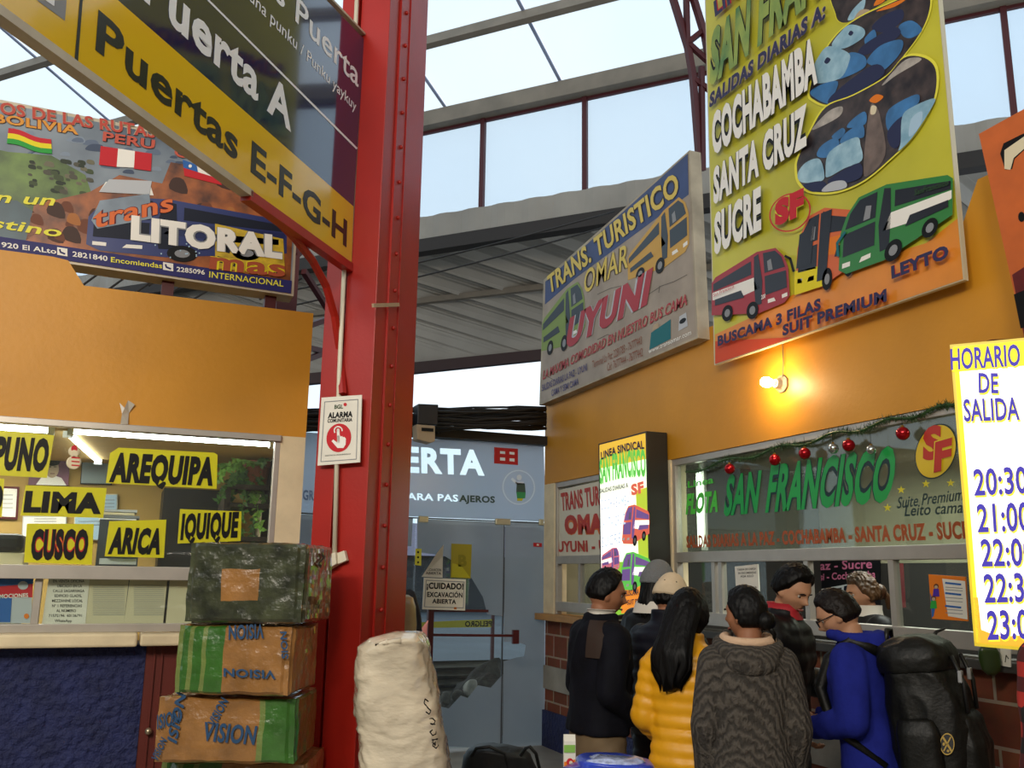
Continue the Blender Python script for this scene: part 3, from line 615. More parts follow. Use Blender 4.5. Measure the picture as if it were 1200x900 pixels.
# Omar sign
yo = wy(830, 390); om_x = backface_x(818, yo); om = Sheet((om_x, 0, 0), (-1, 0, 0))
omr = thing('wall_sign', 'weathered blue and beige boxed sign reading Trans. Turistico Omar Uyuni, high on the ochre wall', 'sign', om((740, 440)))
m = MB(); q4 = [(632, 475), (818, 396), (808, 176), (637, 328)]; slab(m, om, q4, XR - om_x + .0, mat('weathered_board', '#a79c88', rough=.8, var=.25, vs=4)); m.build('cabinet', omr)
f = MB(); PT = lambda pts, mm, l=1: paint(f, om, pts, mm, l)
PT([(634, 472), (816, 394), (806, 180), (639, 330)], mat('omar_sand', '#9e9080', rough=.55, var=.15, vs=4), 1)
PT([(639, 330), (806, 180), (807, 228), (673, 327), (638.5, 357)], mat('omar_blue', '#2c3f6e', rough=.5, var=.2, vs=3), 2)
bus_art(f, om, [(736, 338), (808, 296), (806, 218), (735, 290)], mat('omar_gold', '#c99a3a', rough=.5), mat('omar_gold', ''), mat('omar_glass', '#1f2c36', rough=.4), 3)
bus_art(f, om, [(684, 395), (635, 422), (637, 352), (682, 318)][::1], mat('omar_green', '#7d9440', rough=.5), mat('omar_green', ''), mat('omar_glass', ''), 3, flip=False) if 0 else bus_art(f, om, [(634, 424), (686, 392), (684, 322), (636, 362)], mat('omar_green', '#7d9440', rough=.5), mat('omar_green', ''), mat('omar_glass', ''), 3)
PT([(761, 410), (786, 397), (786, 374), (763, 390)], MK['teal'], 3); PT([(764, 388), (772, 384), (771, 378), (766, 381)], MK['tan'], 4); PT([(795, 388), (806, 382), (804, 366), (796, 371)], MK['silver'], 3); oval(f, om, (800, 376), (4, -2), (0, 3), MK['ink'], 4, 14)
ck_ = mat('omar_crack', '#5f564b')
for pts in ([(700, 398), (712, 392), (722, 394)], [(760, 345), (775, 335), (790, 330), (805, 322)], [(700, 345), (715, 338), (728, 335)], [(640, 440), (650, 446)], [(772, 343), (773, 335)], [(775, 372), (790, 364), (806, 352)]): stroke(f, om, pts, .8, ck_, 2)
f.build('printed_picture', omr)
f = MB()
def TO(t, a, b, c, front, back=None, bold=.02, l=5, **kw):
    if back: write(f, om, t, a, b, c, back, lay=l, bold=bold + .035, **kw)
    write(f, om, t, a, b, c, front, lay=l + 1, bold=bold, **kw)
oy = mat('omar_yellow', '#d8bc4e', rough=.5); ored = mat('omar_red', '#a82832', rough=.5); od = mat('omar_dark', '#3a2c22')
TO('TRANS. TURISTICO', (643.5, 345), (797, 226), (641, 324), oy, od, bold=.03)
TO('OMAR', (684, 345), (736, 313), (685, 318), oy, od, bold=.01)
TO('UYUNI', (662, 410), (758, 357), (666, 374), ored, MK['silver'], bold=.06, slant=.12)
TO('LA MAXIMA COMODIDAD EN NUESTRO BUS CAMA', (636, 445), (805, 357), (637, 434.5), ored, MK['tan'], bold=.02)
TO('SALIDAS DIARIAS LA PAZ - UYUNI', (635, 458.5), (688, 434), (635, 451), mat('omar_violet', '#514a72')); TO('CAMA Y SEMI CAMA', (646, 464.5), (678, 450.5), (646, 457), mat('omar_violet', ''))
orr = mat('omar_rust', '#8c4c2c'); TO('Terminal La Paz: 2281785 - 76777443', (694, 431.5), (752, 403), (694, 423), orr, bold=.0); TO('Cel: 76777444 - 76777442', (711.5, 435), (753, 417), (711.5, 426), orr, bold=.0)
TO('www.transomar.com', (760, 414.5), (810, 392), (760, 409), MK['pwhite'], bold=.01)
f.build('lettering', omr)
# bus line poster
pst = Sheet((XR - .10, 0, 0), (-1, 0, 0))
sf = thing('bus_poster', 'tall lime yellow poster listing Cochabamba, Santa Cruz and Sucre with three coaches', 'poster', pst((980, 380)))
m = MB(); slab(m, pst, [(837, 428), (1130, 328), (1100, 0), (1088, -130), (823, -190), (826, 0)], .03, mat('banner_edge', '#c9c1a6', rough=.5)); m.build('frame', sf)
f = MB(); PT = lambda pts, mm, l=1: paint(f, pst, pts, mm, l)
PT([(838, 426.5), (1128.5, 327), (1099, 0), (1087, -128), (824, -187), (827, 0)], mat('poster_lime', '#c0ba2c', rough=.35, var=.12, vs=1.5, col2='#d0c93c'))
PT([(838, 426.5), (1128.5, 327), (1122, 256), (1085, 285), (1000, 310), (930, 345), (880, 372), (838, 392)], mat('poster_orange', '#e08a2a', rough=.35, var=.12, vs=3), 2)
PT([(838, 426.5), (930, 395), (838, 400)], mat('poster_orange2', '#d1481f'), 3)
PT([(1015, 305), (1075, 280), (1090, 262), (1050, 275)], MK['pwhite'], 3)
s1, s2 = mat('seat_blue', '#3a72a6', rough=.4, var=.25, vs=10), mat('seat_pale', '#86b4cc', rough=.4, var=.2, vs=12, col2='#a9cbd8'); dk_ = mat('seat_navy', '#1b2248'); fl_ = mat('bus_aisle', '#6e5f58', var=.3, vs=12); bi = mat('bus_interior', '#231f27', rough=.4, var=.4, vs=12, col2='#4b3f3c'); sv = mat('bus_ceiling', '#a79f96', var=.3, vs=14); og_ = MK['porange']; wh_ = MK['silver']  # dk_ is the printed navy of the seats and their bases
cp = lambda pts: curve([(920 + x / 3.75, y / 3.75) for x, y in pts])
def picture(outline, shapes, l):
    o = cp(outline); cx, cy = sum(p[0] for p in o) / len(o), sum(p[1] for p in o) / len(o)
    PT([(cx + (x - cx) * 1.035, cy + (y - cy) * 1.035) for x, y in o], MK['lemon'], l); PT(o, bi, l + .4)
    for i, (pts, mm) in enumerate(shapes): PT(cp(pts), mm, l + .8 + i * .25)
picture([(218, -40), (222, 60), (240, 95), (280, 97), (340, 62), (420, 20), (480, -40)], [([(275, 88), (300, 40), (350, -5), (345, 40), (310, 80)], s2), ([(300, 92), (330, 45), (372, 45), (345, 72)], MK['tan']), ([(390, 25), (410, -10), (450, -20), (430, 10)], og_)], 2)
picture([(108, 400), (150, 270), (230, 150), (330, 75), (450, 20), (560, -25), (632, -20), (630, 60), (590, 150), (520, 245), (440, 340), (330, 420), (200, 460), (130, 440)],
    [([(400, 50), (470, 15), (540, -10), (480, 30)], og_), ([(380, 125), (430, 70), (510, 40), (517, 85), (450, 140)], dk_), ([(500, 115), (555, 90), (602, 130), (560, 165), (520, 160)], s1), ([(350, 170), (390, 130), (400, 170), (360, 200)], s1), ([(320, 228), (370, 180), (482, 120), (500, 160), (360, 240)], dk_), ([(205, 200), (240, 145), (285, 108), (345, 125), (342, 165), (262, 212)], s2), ([(282, 232), (350, 248), (345, 300), (230, 350), (260, 300)], s1), ([(140, 260), (190, 203), (275, 230), (282, 270), (240, 345), (130, 365), (122, 310)], s2), ([(110, 412), (150, 375), (232, 358), (205, 435), (180, 455)], s1), ([(360, 265), (420, 200), (512, 175), (505, 235), (430, 310), (385, 290)], s1), ([(190, 455), (220, 405), (385, 285), (438, 320), (350, 390), (260, 440)], dk_), ([(172, 272), (185, 252), (200, 262), (185, 280)], dk_), ([(278, 150), (288, 135), (300, 143), (290, 156)], dk_)], 5)
picture([(52, 740), (60, 690), (110, 580), (180, 470), (300, 420), (440, 340), (520, 255), (600, 250), (655, 290), (665, 370), (640, 470), (560, 600), (470, 690), (350, 790), (230, 840), (120, 840), (65, 800)],
    [([(120, 565), (190, 490), (250, 468), (240, 510), (150, 560)], sv), ([(440, 355), (530, 262), (600, 262), (490, 330), (430, 375)], sv), ([(370, 485), (395, 460), (420, 520), (440, 680), (360, 775), (345, 720)], fl_), ([(370, 442), (400, 415), (432, 425), (400, 452)], og_), ([(375, 500), (380, 465), (402, 470), (395, 500)], MK['cream']), ([(205, 600), (250, 563), (264, 580), (235, 612)], s1), ([(275, 562), (290, 530), (350, 490), (352, 545)], s1), ([(140, 685), (160, 640), (222, 605), (237, 640), (190, 690)], s1), ([(243, 630), (260, 590), (335, 545), (347, 600), (300, 610)], s1), ([(55, 765), (90, 715), (150, 698), (172, 760), (160, 795), (75, 802)], s2), ([(80, 812), (165, 796), (182, 830), (120, 842)], dk_), ([(178, 760), (195, 668), (310, 603), (332, 640), (337, 705), (260, 740), (190, 778)], s2), ([(190, 792), (322, 716), (332, 780), (230, 812)], dk_), ([(160, 840), (200, 802), (258, 794), (270, 822), (220, 838)], wh_), ([(450, 570), (455, 482), (575, 415), (587, 450), (530, 502), (500, 560)], s1), ([(452, 575), (520, 512), (500, 640), (462, 640)], dk_), ([(508, 625), (515, 512), (560, 470), (655, 432), (640, 480), (562, 600), (500, 662)], s2), ([(545, 600), (555, 522), (602, 490), (592, 555)], MK['sky'])], 9)
gl = mat('poster_glass', '#191b24', rough=.3)
bus_art(f, pst, [(834, 384), (926, 356), (922, 284), (834, 312)], mat('bus_red', '#a3202a', rough=.35), MK['pwhite'], gl, 16)
bus_art(f, pst, [(1010, 322), (931, 346), (937, 255), (1010, 226)], mat('bus_orange', '#d4622a', rough=.35), MK['porange'], gl, 18)
PT([(931, 346), (968, 334), (968, 310), (931, 318)], MK['pyellow'], 19); PT([(933, 315), (950, 309), (955, 262), (937, 275)], gl, 20); PT([(957, 330), (968, 327), (975, 245), (962, 250)], gl, 20)
bus_art(f, pst, [(1116, 268), (982, 330), (987, 236), (1117, 186)], mat('bus_green', '#2f7d38', rough=.35), MK['pwhite'], gl, 22)
stroke(f, pst, [(982, 300), (981, 285), (990, 272)], 3, MK['teal'], 27); stroke(f, pst, [(930, 318), (926, 303), (920, 300)], 3, MK['ink'], 20)
f.build('printed_picture', sf)
f = MB()
def TS(t, a, b, c, front, back=None, bold=.02, l=26, ex=.04, **kw):
    if back: write(f, pst, t, a, b, c, back, lay=l, bold=bold + ex, **kw)
    write(f, pst, t, a, b, c, front, lay=l + 1.5, bold=bold, **kw)
nv = mat('poster_navy', '#2a2750'); TS('LINEA SINDICAL', (838, 20), (1010, -128), (836, 2), nv, MK['pred'], bold=.04)
TS('SAN FRANCISCO', (831, 102), (1072, -96), (834, 36), mat('poster_green', '#3d8a58', var=.35, vs=3, col2='#b4bf52'), MK['ink'], bold=.05, ex=.03)
TS('SALIDAS DIARIAS A:', (831, 127), (967, 21), (832, 109.5), nv, MK['tan'], bold=.045)
for t, a, b, c in (('COCHABAMBA', (835, 183), (958, 97), (834, 134)), ('SANTA CRUZ', (836, 240), (946, 170), (836, 197)), ('SUCRE', (837, 299), (892, 269), (837, 251))): TS(t, a, b, c, MK['pwhite'], MK['ink'], bold=.05, ex=.05)
ringline(f, pst, (925, 249), (25, -7), (3, 22), MK['pred'], 26, .07); TS('SF', (908, 266), (942, 251), (908, 236), MK['pred'], MK['lemon'], bold=.08)
TS('LEYTO', (1045, 327), (1112, 302), (1044, 312), nv, MK['pred'], bold=.05, ex=.02); TS('BUSCAMA 3 FILAS', (841, 406), (962, 363), (841, 394), nv, MK['pred'], bold=.04, ex=.02); TS('SUIT PREMIUM', (917, 394), (1039, 353), (917, 381), nv, MK['pred'], bold=.04, ex=.02)
TS('SanFrancisco', (1071, 229), (1111, 217), (1072, 222), MK['dgreen'], bold=.02); TS('San Francisco', (836, 348), (860, 337), (836, 344), MK['pred'], bold=.0); TS('200', (892, 351), (897, 349), (892, 346), MK['pwhite'], bold=.02)
f.build('lettering', sf)
# orange sign at the edge of the picture
ors = Sheet((XR - .22, 0, 0), (-1, 0, 0)); oo = thing('hanging_sign', 'orange printed board with a white brush stroke, cut off beside the lime poster', 'sign', ors((1215, 380)))
m = MB(); Q = [(1147, 157), (1201, 400), (1330, 350), (1290, 78)]; slab(m, ors, Q, .02, mat('orange_print', '#c8642a', rough=.4, var=.12, vs=6)); m.build('panel', oo)
f = MB(); paint(f, ors, [(1172, 180), (1178, 199), (1186, 198), (1189, 186), (1204, 172), (1230, 160), (1226, 145), (1196, 158), (1176, 168)], MK['ink'], 1); paint(f, ors, [(1177, 176), (1177, 198), (1184, 199), (1188, 185), (1204, 171), (1232, 160), (1232, 146), (1200, 160)], MK['cream'], 2)
paint(f, ors, [(1186, 322), (1201, 400), (1330, 350), (1310, 260), (1220, 300)], mat('orange_dark', '#6b1c1a', rough=.4, var=.4, vs=8), 1); paint(f, ors, [(1188, 345), (1196, 385), (1240, 372), (1225, 330)], MK['ink'], 2)
oval(f, ors, (1197, 254), (4, 0), (0, 6), MK['ink'], 2, 12)
f.build('printed_picture', oo)
# timetable light box
hv = math.radians(-36); HD = V((math.sin(hv), math.cos(hv), 0)); hc = P(1118, 410, 3.75); hn = V((-HD.y, HD.x, 0)); hn = hn if (EYE - hc).dot(hn) > 0 else -hn
hs = Sheet((hc.x, hc.y, 0), hn); lite = mat('lit_white', '#fff8e6', emit=.95); litey = mat('lit_yellow', '#f0dc2a', emit=.8); lito = mat('lit_orange_box', '#f0a62a', emit=.75); inkp = mat('lit_purple_ink', '#3f35b8', emit=.35)
ht = thing('timetable_lightbox', 'lit yellow and white board headed Horario de Salida with departure times', 'lit sign', hs((1170, 760)))
HB, HT_ = [(1142, 757), (1262, 768)], [(1113, 404), (1240, 392)]
m = MB(); slab(m, hs, [HB[0], HB[1], HT_[1], HT_[0]], .13, mat('box_yellow', '#d8c02a', rough=.4, emit=.3)); m.build('cabinet', ht)
f = MB(); paint(f, hs, [(1145, 753), (1258, 763), (1237, 396), (1117, 407)], lite, 1); paint(f, hs, [(1117, 407), (1237, 396), (1238, 425), (1118, 436)], litey, 2); paint(f, hs, [(1117, 407), (1122, 407), (1149, 753), (1145, 753)], litey, 2); paint(f, hs, [(1145, 753), (1258, 763), (1256, 742), (1170, 746), (1150, 738), (1146, 700), (1141, 700)], lito, 2)
f.build('face_panel', ht)
f = MB()
for t, a, b, c in (('HORARIO', (1114.5, 433.5), (1196, 428.5), (1113.5, 409)), ('DE', (1147, 460.5), (1170, 461), (1146.5, 437)), ('SALIDA', (1130, 494), (1195, 492), (1128.5, 468)), ('20:30', (1142, 581), (1205, 578), (1140, 550)), ('21:00', (1146, 624), (1208, 622), (1144, 591)), ('22:00', (1150.5, 664), (1214, 663), (1148.5, 632)), ('22:30', (1154, 706.5), (1217, 705), (1152, 673)), ('23:00', (1157.5, 750), (1221, 748), (1156, 716))):
    write(f, hs, t, (a[0] + 1.2, a[1] + 2), (b[0] + 1.2, b[1] + 2), (c[0] + 1.2, c[1] + 2), litey, lay=3, bold=.03); write(f, hs, t, a, b, c, inkp, lay=4, bold=.02)
f.build('lettering', ht)
m = MB()
a = hs((1160, 402), -.06); m.bar(a, a + V((XR - a.x, 0, .1)), .025, darkred); m.build('hanging_arm', ht)
# standing light box between the windows
yl_ = wy(786, 600); lin_x = backface_x(757.5, yl_); ls = Sheet((lin_x, 0, 0), (-1, 0, 0))
lt = thing('route_lightbox', 'tall lit light box reading Linea Sindical San Francisco between the two ticket windows', 'lit sign', ls((732, 720)))
m = MB(); slab(m, ls, [(704, 726), (762.5, 716), (757.5, 505), (701, 520)], XR - lin_x - .012, mat('box_black', '#1a1813', rough=.5)); m.build('cabinet', lt, bevel=.004)
E_ = lambda n, c, e=.9: mat('glow_' + n, c, emit=e)
f = MB(); PT = lambda pts, mm, l=1: paint(f, ls, pts, mm, l)
PT([(705.5, 724), (761, 714), (756.3, 507.5), (702.5, 521.5)], E_('pale', '#eef2d8', 1.1))
PT([(702.5, 521.5), (756.3, 507.5), (757, 538), (703, 549)], E_('amber', '#e8b83a', .7), 2); PT([(703.4, 585), (730, 578), (726, 720), (705.5, 724)], E_('white', '#fbfcf4', 1.5), 2)
PT([(745, 575), (758, 571), (760.5, 690), (750, 693)], E_('lime', '#b9cf3a', .7), 2); PT([(705, 655), (740, 660), (758, 680), (761, 714), (705.5, 724)], E_('lime2', '#8cc83a', .7), 3); PT([(728, 690), (761, 682), (761, 714), (728, 719)], E_('orange', '#e88a2a', .8), 4)
eb2 = E_('busred', '#d0604a', .8); eg = E_('busgreen', '#5cb84a', .8); ew = E_('buswhite', '#f0eee0', 1.0); ed = E_('glass', '#7a5a9a', .5)
bus_art(f, ls, [(761, 634), (728, 640), (732, 592), (761, 590)], eb2, ew, ed, 5); bus_art(f, ls, [(762, 688), (727, 694), (729, 647), (762, 646)], eg, ew, ed, 5); bus_art(f, ls, [(705, 672), (726, 668), (726, 640), (705, 645)], E_('bred2', '#c86a78', .8), ew, ed, 5)
f.build('face_panel', lt)
f = MB(); T = lambda *a, **kw: write(f, ls, *a, lay=9, **kw)
en = E_('navy', '#2c2440', .2); T('LINEA SINDICAL', (704.5, 539), (755, 526), (704, 530), en, bold=.04, arch=.25); T('SAN FRANCISCO', (703, 568), (757, 559), (702.5, 538), eg, bold=.05, arch=.1)
T('SALIDAS DIARIAS A', (703, 578), (736, 571), (703, 573), en, bold=.02); T('SF', (740, 581), (755, 577), (739, 568), eb2, bold=.06)
for i, (t, y) in enumerate((('COCHABAMBA', 598), ('SANTA CRUZ', 620), ('SUCRE', 642))): T(t, (704 + i * .3, y), (738 - i * 5, y - 6), (704 + i * .3, y - 12), E_('lav', '#c4cfe0', .8), bold=.02)
T('BUSCAMA 3 FILAS', (733, 699), (770, 694) if 0 else (761, 695), (733, 692), en, bold=.03); T('SUIT PREMIUM', (735, 709), (761, 706), (735, 703), en, bold=.03)
f.build('lettering', lt)
# window lettering
def decal(name, parent_label, cat, builder, label):
    f = MB(); builder(f); return f.build(name, label=label, cat=cat)
wo = Sheet((XR + .033, 0, 0), (-1, 0, 0)); dr = mat('decal_red', '#b8301f', rough=.4); dorange = mat('decal_orange', '#d8701f', rough=.4); dgreen = mat('decal_green', '#1d9a45', rough=.3); ddark = mat('decal_dark', '#0d2a2c', rough=.35); dbrown = mat('decal_brown', '#a04a1a', rough=.4); dyel = mat('decal_yellow', '#d8c81f', rough=.35)
def b1(f):
    paint(f, wo, [(651, 575), (706, 563), (706, 652), (651, 652)], mat('decal_white', '#d9d2bd', rough=.5), 0)
    write(f, wo, 'TRANS TURISTICO', (658, 599), (733, 587), (657, 578), dr, lay=2, bold=.04)
    write(f, wo, 'OMAR', (662, 627), (722, 626), (661, 605), dorange, lay=1, bold=.1); write(f, wo, 'OMAR', (662, 626), (722, 625), (661, 604), dr, lay=2, bold=.06)
    write(f, wo, 'UYUNI - UYUNI', (653.5, 647), (745, 646), (653, 634.5), dr, lay=2, bold=.04)
    paint(f, wo, [(679, 646), (687, 646), (687, 637), (679, 638)], MK['tan'], 1)
decal('window_lettering', None, 'lettering', b1, 'red painted letters Trans Turistico Omar on a pale window beside the light box')
def b2(f):
    W = lambda t, a, b, c, m_, **kw: write(f, wo, t, a, b, c, m_, **kw)
    for m_, ex, l in ((ddark, .045, 1), (dgreen, 0, 2)):
        W('SAN', (847.5, 605), (887, 601), (850, 558), m_, lay=l, bold=.035 + ex, slant=.10); W('FRANCISCO', (896.5, 601), (1044, 588), (900, 546), m_, lay=l, bold=.035 + ex, slant=.10)
    W('FLOTA', (803.5, 603), (841, 600), (804.5, 579), mat('decal_lime', '#4fc83f', rough=.35), lay=2, bold=.05, slant=.08); W('Linea', (806, 572), (836, 566), (806, 564), mat('decal_lime', ''), lay=2, bold=.02)
    W('SALIDAS DIARIAS A LA PAZ - COCHABAMBA - SANTA CRUZ - SUCRE', (804.5, 642), (1146, 631), (804, 628), dbrown, lay=2, bold=.045)
    W('Suite Premium', (1051, 596), (1128, 586), (1051, 583), ddark, lay=2, bold=.01, slant=.2); W('Leito cama', (1060, 605), (1128, 601), (1060, 592), ddark, lay=2, bold=.01, slant=.2)
    oval(f, wo, (1096, 529), (25, -6), (-1, 32), ddark, 1, 44); oval(f, wo, (1096, 529), (24, -5.8), (-1, 30.5), mat('decal_gold', '#d9b81c', rough=.35), 2, 44)
    W('S', (1081, 541), (1103, 536), (1079, 503), dr, lay=4, bold=.055, slant=.1); W('F', (1093, 554), (1114, 549), (1092, 518), dyel, lay=5, bold=.09, slant=.1); W('F', (1094, 554), (1114, 549), (1093, 519), dr, lay=6, bold=.06, slant=.1)
    for x, y in ((1040, 595), (1056, 574), (1085, 567), (1114, 566)):
        pts = []
        for i in range(10): r = 5 if i % 2 == 0 else 2; a = -1.57 + i * .6283; pts.append((x + r * math.cos(a), y + r * math.sin(a)))
        paint(f, wo, pts, dyel, 2)
decal('window_lettering', None, 'lettering', b2, 'green painted San Francisco lettering with round yellow SF emblem across the wide window')
# yellow destination placards inside the left window
pls = Sheet((0, YL - .004, 0), (0, -1, 0)); plc = sheetmat('placard_yellow', '#e6e02a', transp=0, gloss=.05, grough=.3, lucent=.45)
def placard(t, poly_, tx, label, name='destination_placard', col=None, bold=.06, slant=.08, outline=False):
    o = thing(name, label, 'placard', pls(poly_[0]), 'yellow destination placards in the left window')
    m = MB(); slab(m, pls, poly_, .003, plc); m.build('card', o)
    f = MB()
    if outline: write(f, pls, t, *tx, MK['pred'], lay=1, bold=bold + .03, slant=slant)
    write(f, pls, t, *tx, col or MK['ink'], lay=2, bold=bold, slant=slant); f.build('lettering', o)
placard('PUNO', [(-22, 556), (55, 560), (63.6, 510), (-22, 502)], ((-9, 551), (54, 553), (-8, 511)), 'yellow placard reading Puno, topmost at the left edge of the window', slant=.12)
placard('O', [(-40, 606), (2, 606), (5, 561), (-38, 558)], ((-14, 600), (1.5, 600), (-13, 568)), 'yellow placard cut off by the picture edge below the Puno placard')
placard('LIMA', [(24, 604), (121, 607), (125, 572), (30, 568.6)], ((27, 600.5), (118, 602.5), (28, 575)), 'yellow placard reading Lima, between the Puno and Cusco placards')
placard('CUSCO', [(28, 659), (107.5, 661.6), (110, 614), (31.5, 613.6)], ((35, 656.5), (102, 656), (36, 620)), 'yellow placard reading Cusco in red-edged letters, standing on the window rail', outline=True, slant=.06)
placard('AREQUIPA', [(124, 566), (254, 573), (255, 533), (251, 530.5), (139, 524.5), (129, 531)], ((127.5, 565), (249, 569.5), (129, 530)), 'widest yellow placard reading Arequipa, right below the tube light', slant=.10)
placard('ARICA', [(122.6, 652), (192, 653.8), (195, 609), (128, 610.8)], ((126, 649.5), (187, 650), (128, 618)), 'yellow placard reading Arica, left of the Iquique placard', slant=.12)
placard('IQUIQUE', [(208, 637), (282, 634), (283, 599.4), (211, 596.6)], ((211, 633), (278, 630), (212, 602)), 'yellow placard reading Iquique, nearest the cardboard boxes', slant=.06)
# caution sign on a railing in front of the doors
cz = Sheet((0, 7.75, 0), (0, -1, 0)); rl = thing('railing', 'dark red metal railing standing in front of the glass doors', 'railing', (cz((506, 800)).x, 7.78, 0))
m = MB(); a = cz((506.5, 700)); m.box((a.x - .025, 7.76, 0), (a.x + .025, 7.81, a.z), darkred); m.build('post', rl)
for y0, y1, px in ((715, 716, 572), (744, 745, 606)):
    m = MB(); m.bar(cz((506, y0), -.03), cz((px, y1), -.03), .022, darkred); m.build('rail', rl)
a = cz((604, 745), -.03); m = MB(); m.box((a.x - .03, 7.765, a.z - .07), (a.x + .03, 7.795, a.z + .05), darkred); m.build('end_bracket', rl)
t = thing('caution_sign', 'white notice reading Cuidado Excavacion Abierta on the dark red railing', 'sign', cz((520, 715)))
m = MB(); slab(m, cz, [(495, 714), (545, 715.6), (546, 679), (497, 677)], .008, paper, .01); m.build('panel', t)
f = MB(); cs = Sheet(cz.p + cz.n * .011, cz.n)
R = [(497.5, 711), (543, 712.4), (544, 682), (499.5, 680)]
for i in range(4): stroke(f, cs, [R[i], R[(i + 1) % 4]], .8, MK['pgrey'])
write(f, cs, '\u00a1CUIDADO!', (500, 690), (543, 691), (500.3, 682.5), ink, bold=.04); write(f, cs, 'EXCAVACI\u00d3N', (500.5, 699.5), (542, 700.5), (500.7, 693.5), ink, bold=.03); write(f, cs, 'ABIERTA', (506.5, 707), (534.5, 708), (506.7, 701.5), ink, bold=.03)
paint(f, cs, [(532, 714), (535, 714), (535, 711.5), (532, 711.5)], MK['porange'])
f.build('lettering', t)
# notices on the door glass
nd = Sheet((0, YD - .02, 0), (0, -1, 0))
m = MB(); paint(m, nd, [(528, 677), (551.5, 678), (553, 638), (529, 637)], mat('yellow_film', '#a89a14', rough=.4), 0); paint(m, nd, [(529, 676), (551, 677), (540, 662), (530, 660)], mat('yellow_film2', '#c8bd1a', rough=.4), 1); write(m, nd, 'B', (537, 664), (547, 664), (537, 650), mat('film_mark', '#8f8612'), lay=1, bold=.05)
m.build('door_notice', label='yellow square notice stuck on the frosted glass door', cat='notice')
m = MB(); paint(m, nd, [(494, 676), (518.5, 677), (519, 652), (505, 664)], paper, 0); m.face([nd((494, 676), .0), nd((519, 652), .0), nd((520, 638), .06), nd((512, 648), .07)], paper)
write(m, nd, 'EXCAVACION', (500, 669), (517, 669.5), (500, 666), ink, lay=1); write(m, nd, 'ABIERTA', (499, 673), (517, 673.5), (499, 670), ink, lay=1)
m.build('peeling_notice', label='peeling white paper notice curling off the glass door above the caution sign', cat='notice')
m = MB(); paint(m, nd, [(486, 662), (493.5, 663), (494, 643), (487, 643)], MK['lemon'], 0)
for i in range(3): oval(m, nd, (490, 647 + i * 6), (1.2, 0), (0, 1.4), MK['ink'], 1, 8)
m.build('narrow_sticker', label='narrow pale yellow sticker on the edge of the glass door', cat='sticker')
m = MB(); paint(m, nd, [(625, 640.5), (635, 641), (635, 636.5), (625, 636)], dred, 0); paint(m, nd, [(629, 639.4), (631.5, 639.6), (631.5, 637.6), (629, 637.4)], MK['pwhite'], 1)
m.build('red_sticker', label='tiny red sticker on the right leaf of the glass door', cat='sticker')

# ================================================================ THINGS
def wrapmat(name, col, var=.25, vs=9, **k): return mat(name, col, rough=.32, var=var, vs=vs, bump=.8, bs=11, coat=.8, bdist=.02, detail=6, **k)
kraft = wrapmat('wrapped_cardboard', '#8f6434'); kraftd = wrapmat('wrapped_cardboard_dark', '#6a4526'); wgreen = wrapmat('wrapped_green', '#31601f'); wgreen2 = wrapmat('wrapped_green_pale', '#6b7a3e'); wdark = wrapmat('wrapped_dark', '#20261a', var=.4, vs=14, col2='#474c34')
boxblue = mat('box_print_blue', '#22466a', rough=.4)
def wrapped_box(name, label, BL, BR, top, zl, zr, dep, pick, group='film wrapped cardboard boxes in the stack', dz=None):
    a, b = P(BL[0], BL[1], zl), P(BR[0], BR[1], zr); zb_ = (a.z + b.z) / 2; a.z = b.z = zb_
    u = b - a; L = u.length; u.normalize(); n = V((-u.y, u.x, 0)); n = n if n.dot(a - EYE) > 0 else -n
    H = top - zb_; m = MB(); N, M_ = 26, 18
    def pt(i, j, k):                                             # unit cube point with soft lumps
        q = a + u * (L * i) + V((0, 0, H * j)) + n * (dep * k)
        c = V((i - .5, j - .5, k - .5)); e = sum(1 for t in c if abs(t) > .46)
        d = noise.noise_vector(q * 9) * .006 + noise.noise_vector(q * 28) * .003
        cc = a + u * (L * .5) + V((0, 0, H * .5)) + n * (dep * .5)
        return q + d + (cc - q).normalized() * (.012 if e >= 2 else 0)
    for f in range(6):
        for i in range(N):
            for j in range(M_):
                q = [(i / N, j / M_), ((i + 1) / N, j / M_), ((i + 1) / N, (j + 1) / M_), (i / N, (j + 1) / M_)]
                if f == 0: g = [(x, y, 0) for x, y in q]
                elif f == 1: g = [(1 - x, y, 1) for x, y in q]
                elif f == 2: g = [(1, y, x) for x, y in q]
                elif f == 3: g = [(0, y, 1 - x) for x, y in q]
                elif f == 4: g = [(x, 1, y) for x, y in q]
                else: g = [(x, 0, 1 - y) for x, y in q]
                m.face([pt(*p) for p in g], pick(f, (q[0][0] + q[1][0]) / 2, (q[0][1] + q[2][1]) / 2))
    t = thing(name, label, 'box', (a + b) / 2 + n * dep / 2, group)
    o = m.build('wrapped_carton', t, smooth=True)
    s = Sheet(a - n * .009, -n); s2 = Sheet(b + u * .009, u)
    return t, s, s2
def p1_(f, x, y):
    if f == 2: return wdark if x < .25 else kraftd
    if f == 0: return kraft if .29 < x < .60 and .28 < y < .66 else wdark
    return wdark
def p2_(f, x, y):
    if f == 0: return (wgreen if (x * 9) % 1 > .25 else wgreen2) if x < .42 else kraft
    return kraft
def p3_(f, x, y):
    if f == 0: return (wgreen if (x * 24) % 1 > .3 else wgreen2) if x > .74 else kraft
    return wgreen if f == 2 else kraft
zt1 = P(229, 634, 3.75).z
b1_, s1_, s1b = wrapped_box('wrapped_box', 'dark green film-wrapped carton with a bare cardboard patch, topmost of the stack', (213, 727), (354, 734), zt1, 3.78, 3.74, .44, p1_)
z2 = P(280, 731, 3.82).z
b2_, s2_, s2b = wrapped_box('wrapped_box', 'film-wrapped carton with green striped left half, second from the top of the stack', (201, 811), (338, 819), z2 - .004, 3.76, 3.72, .40, p2_)
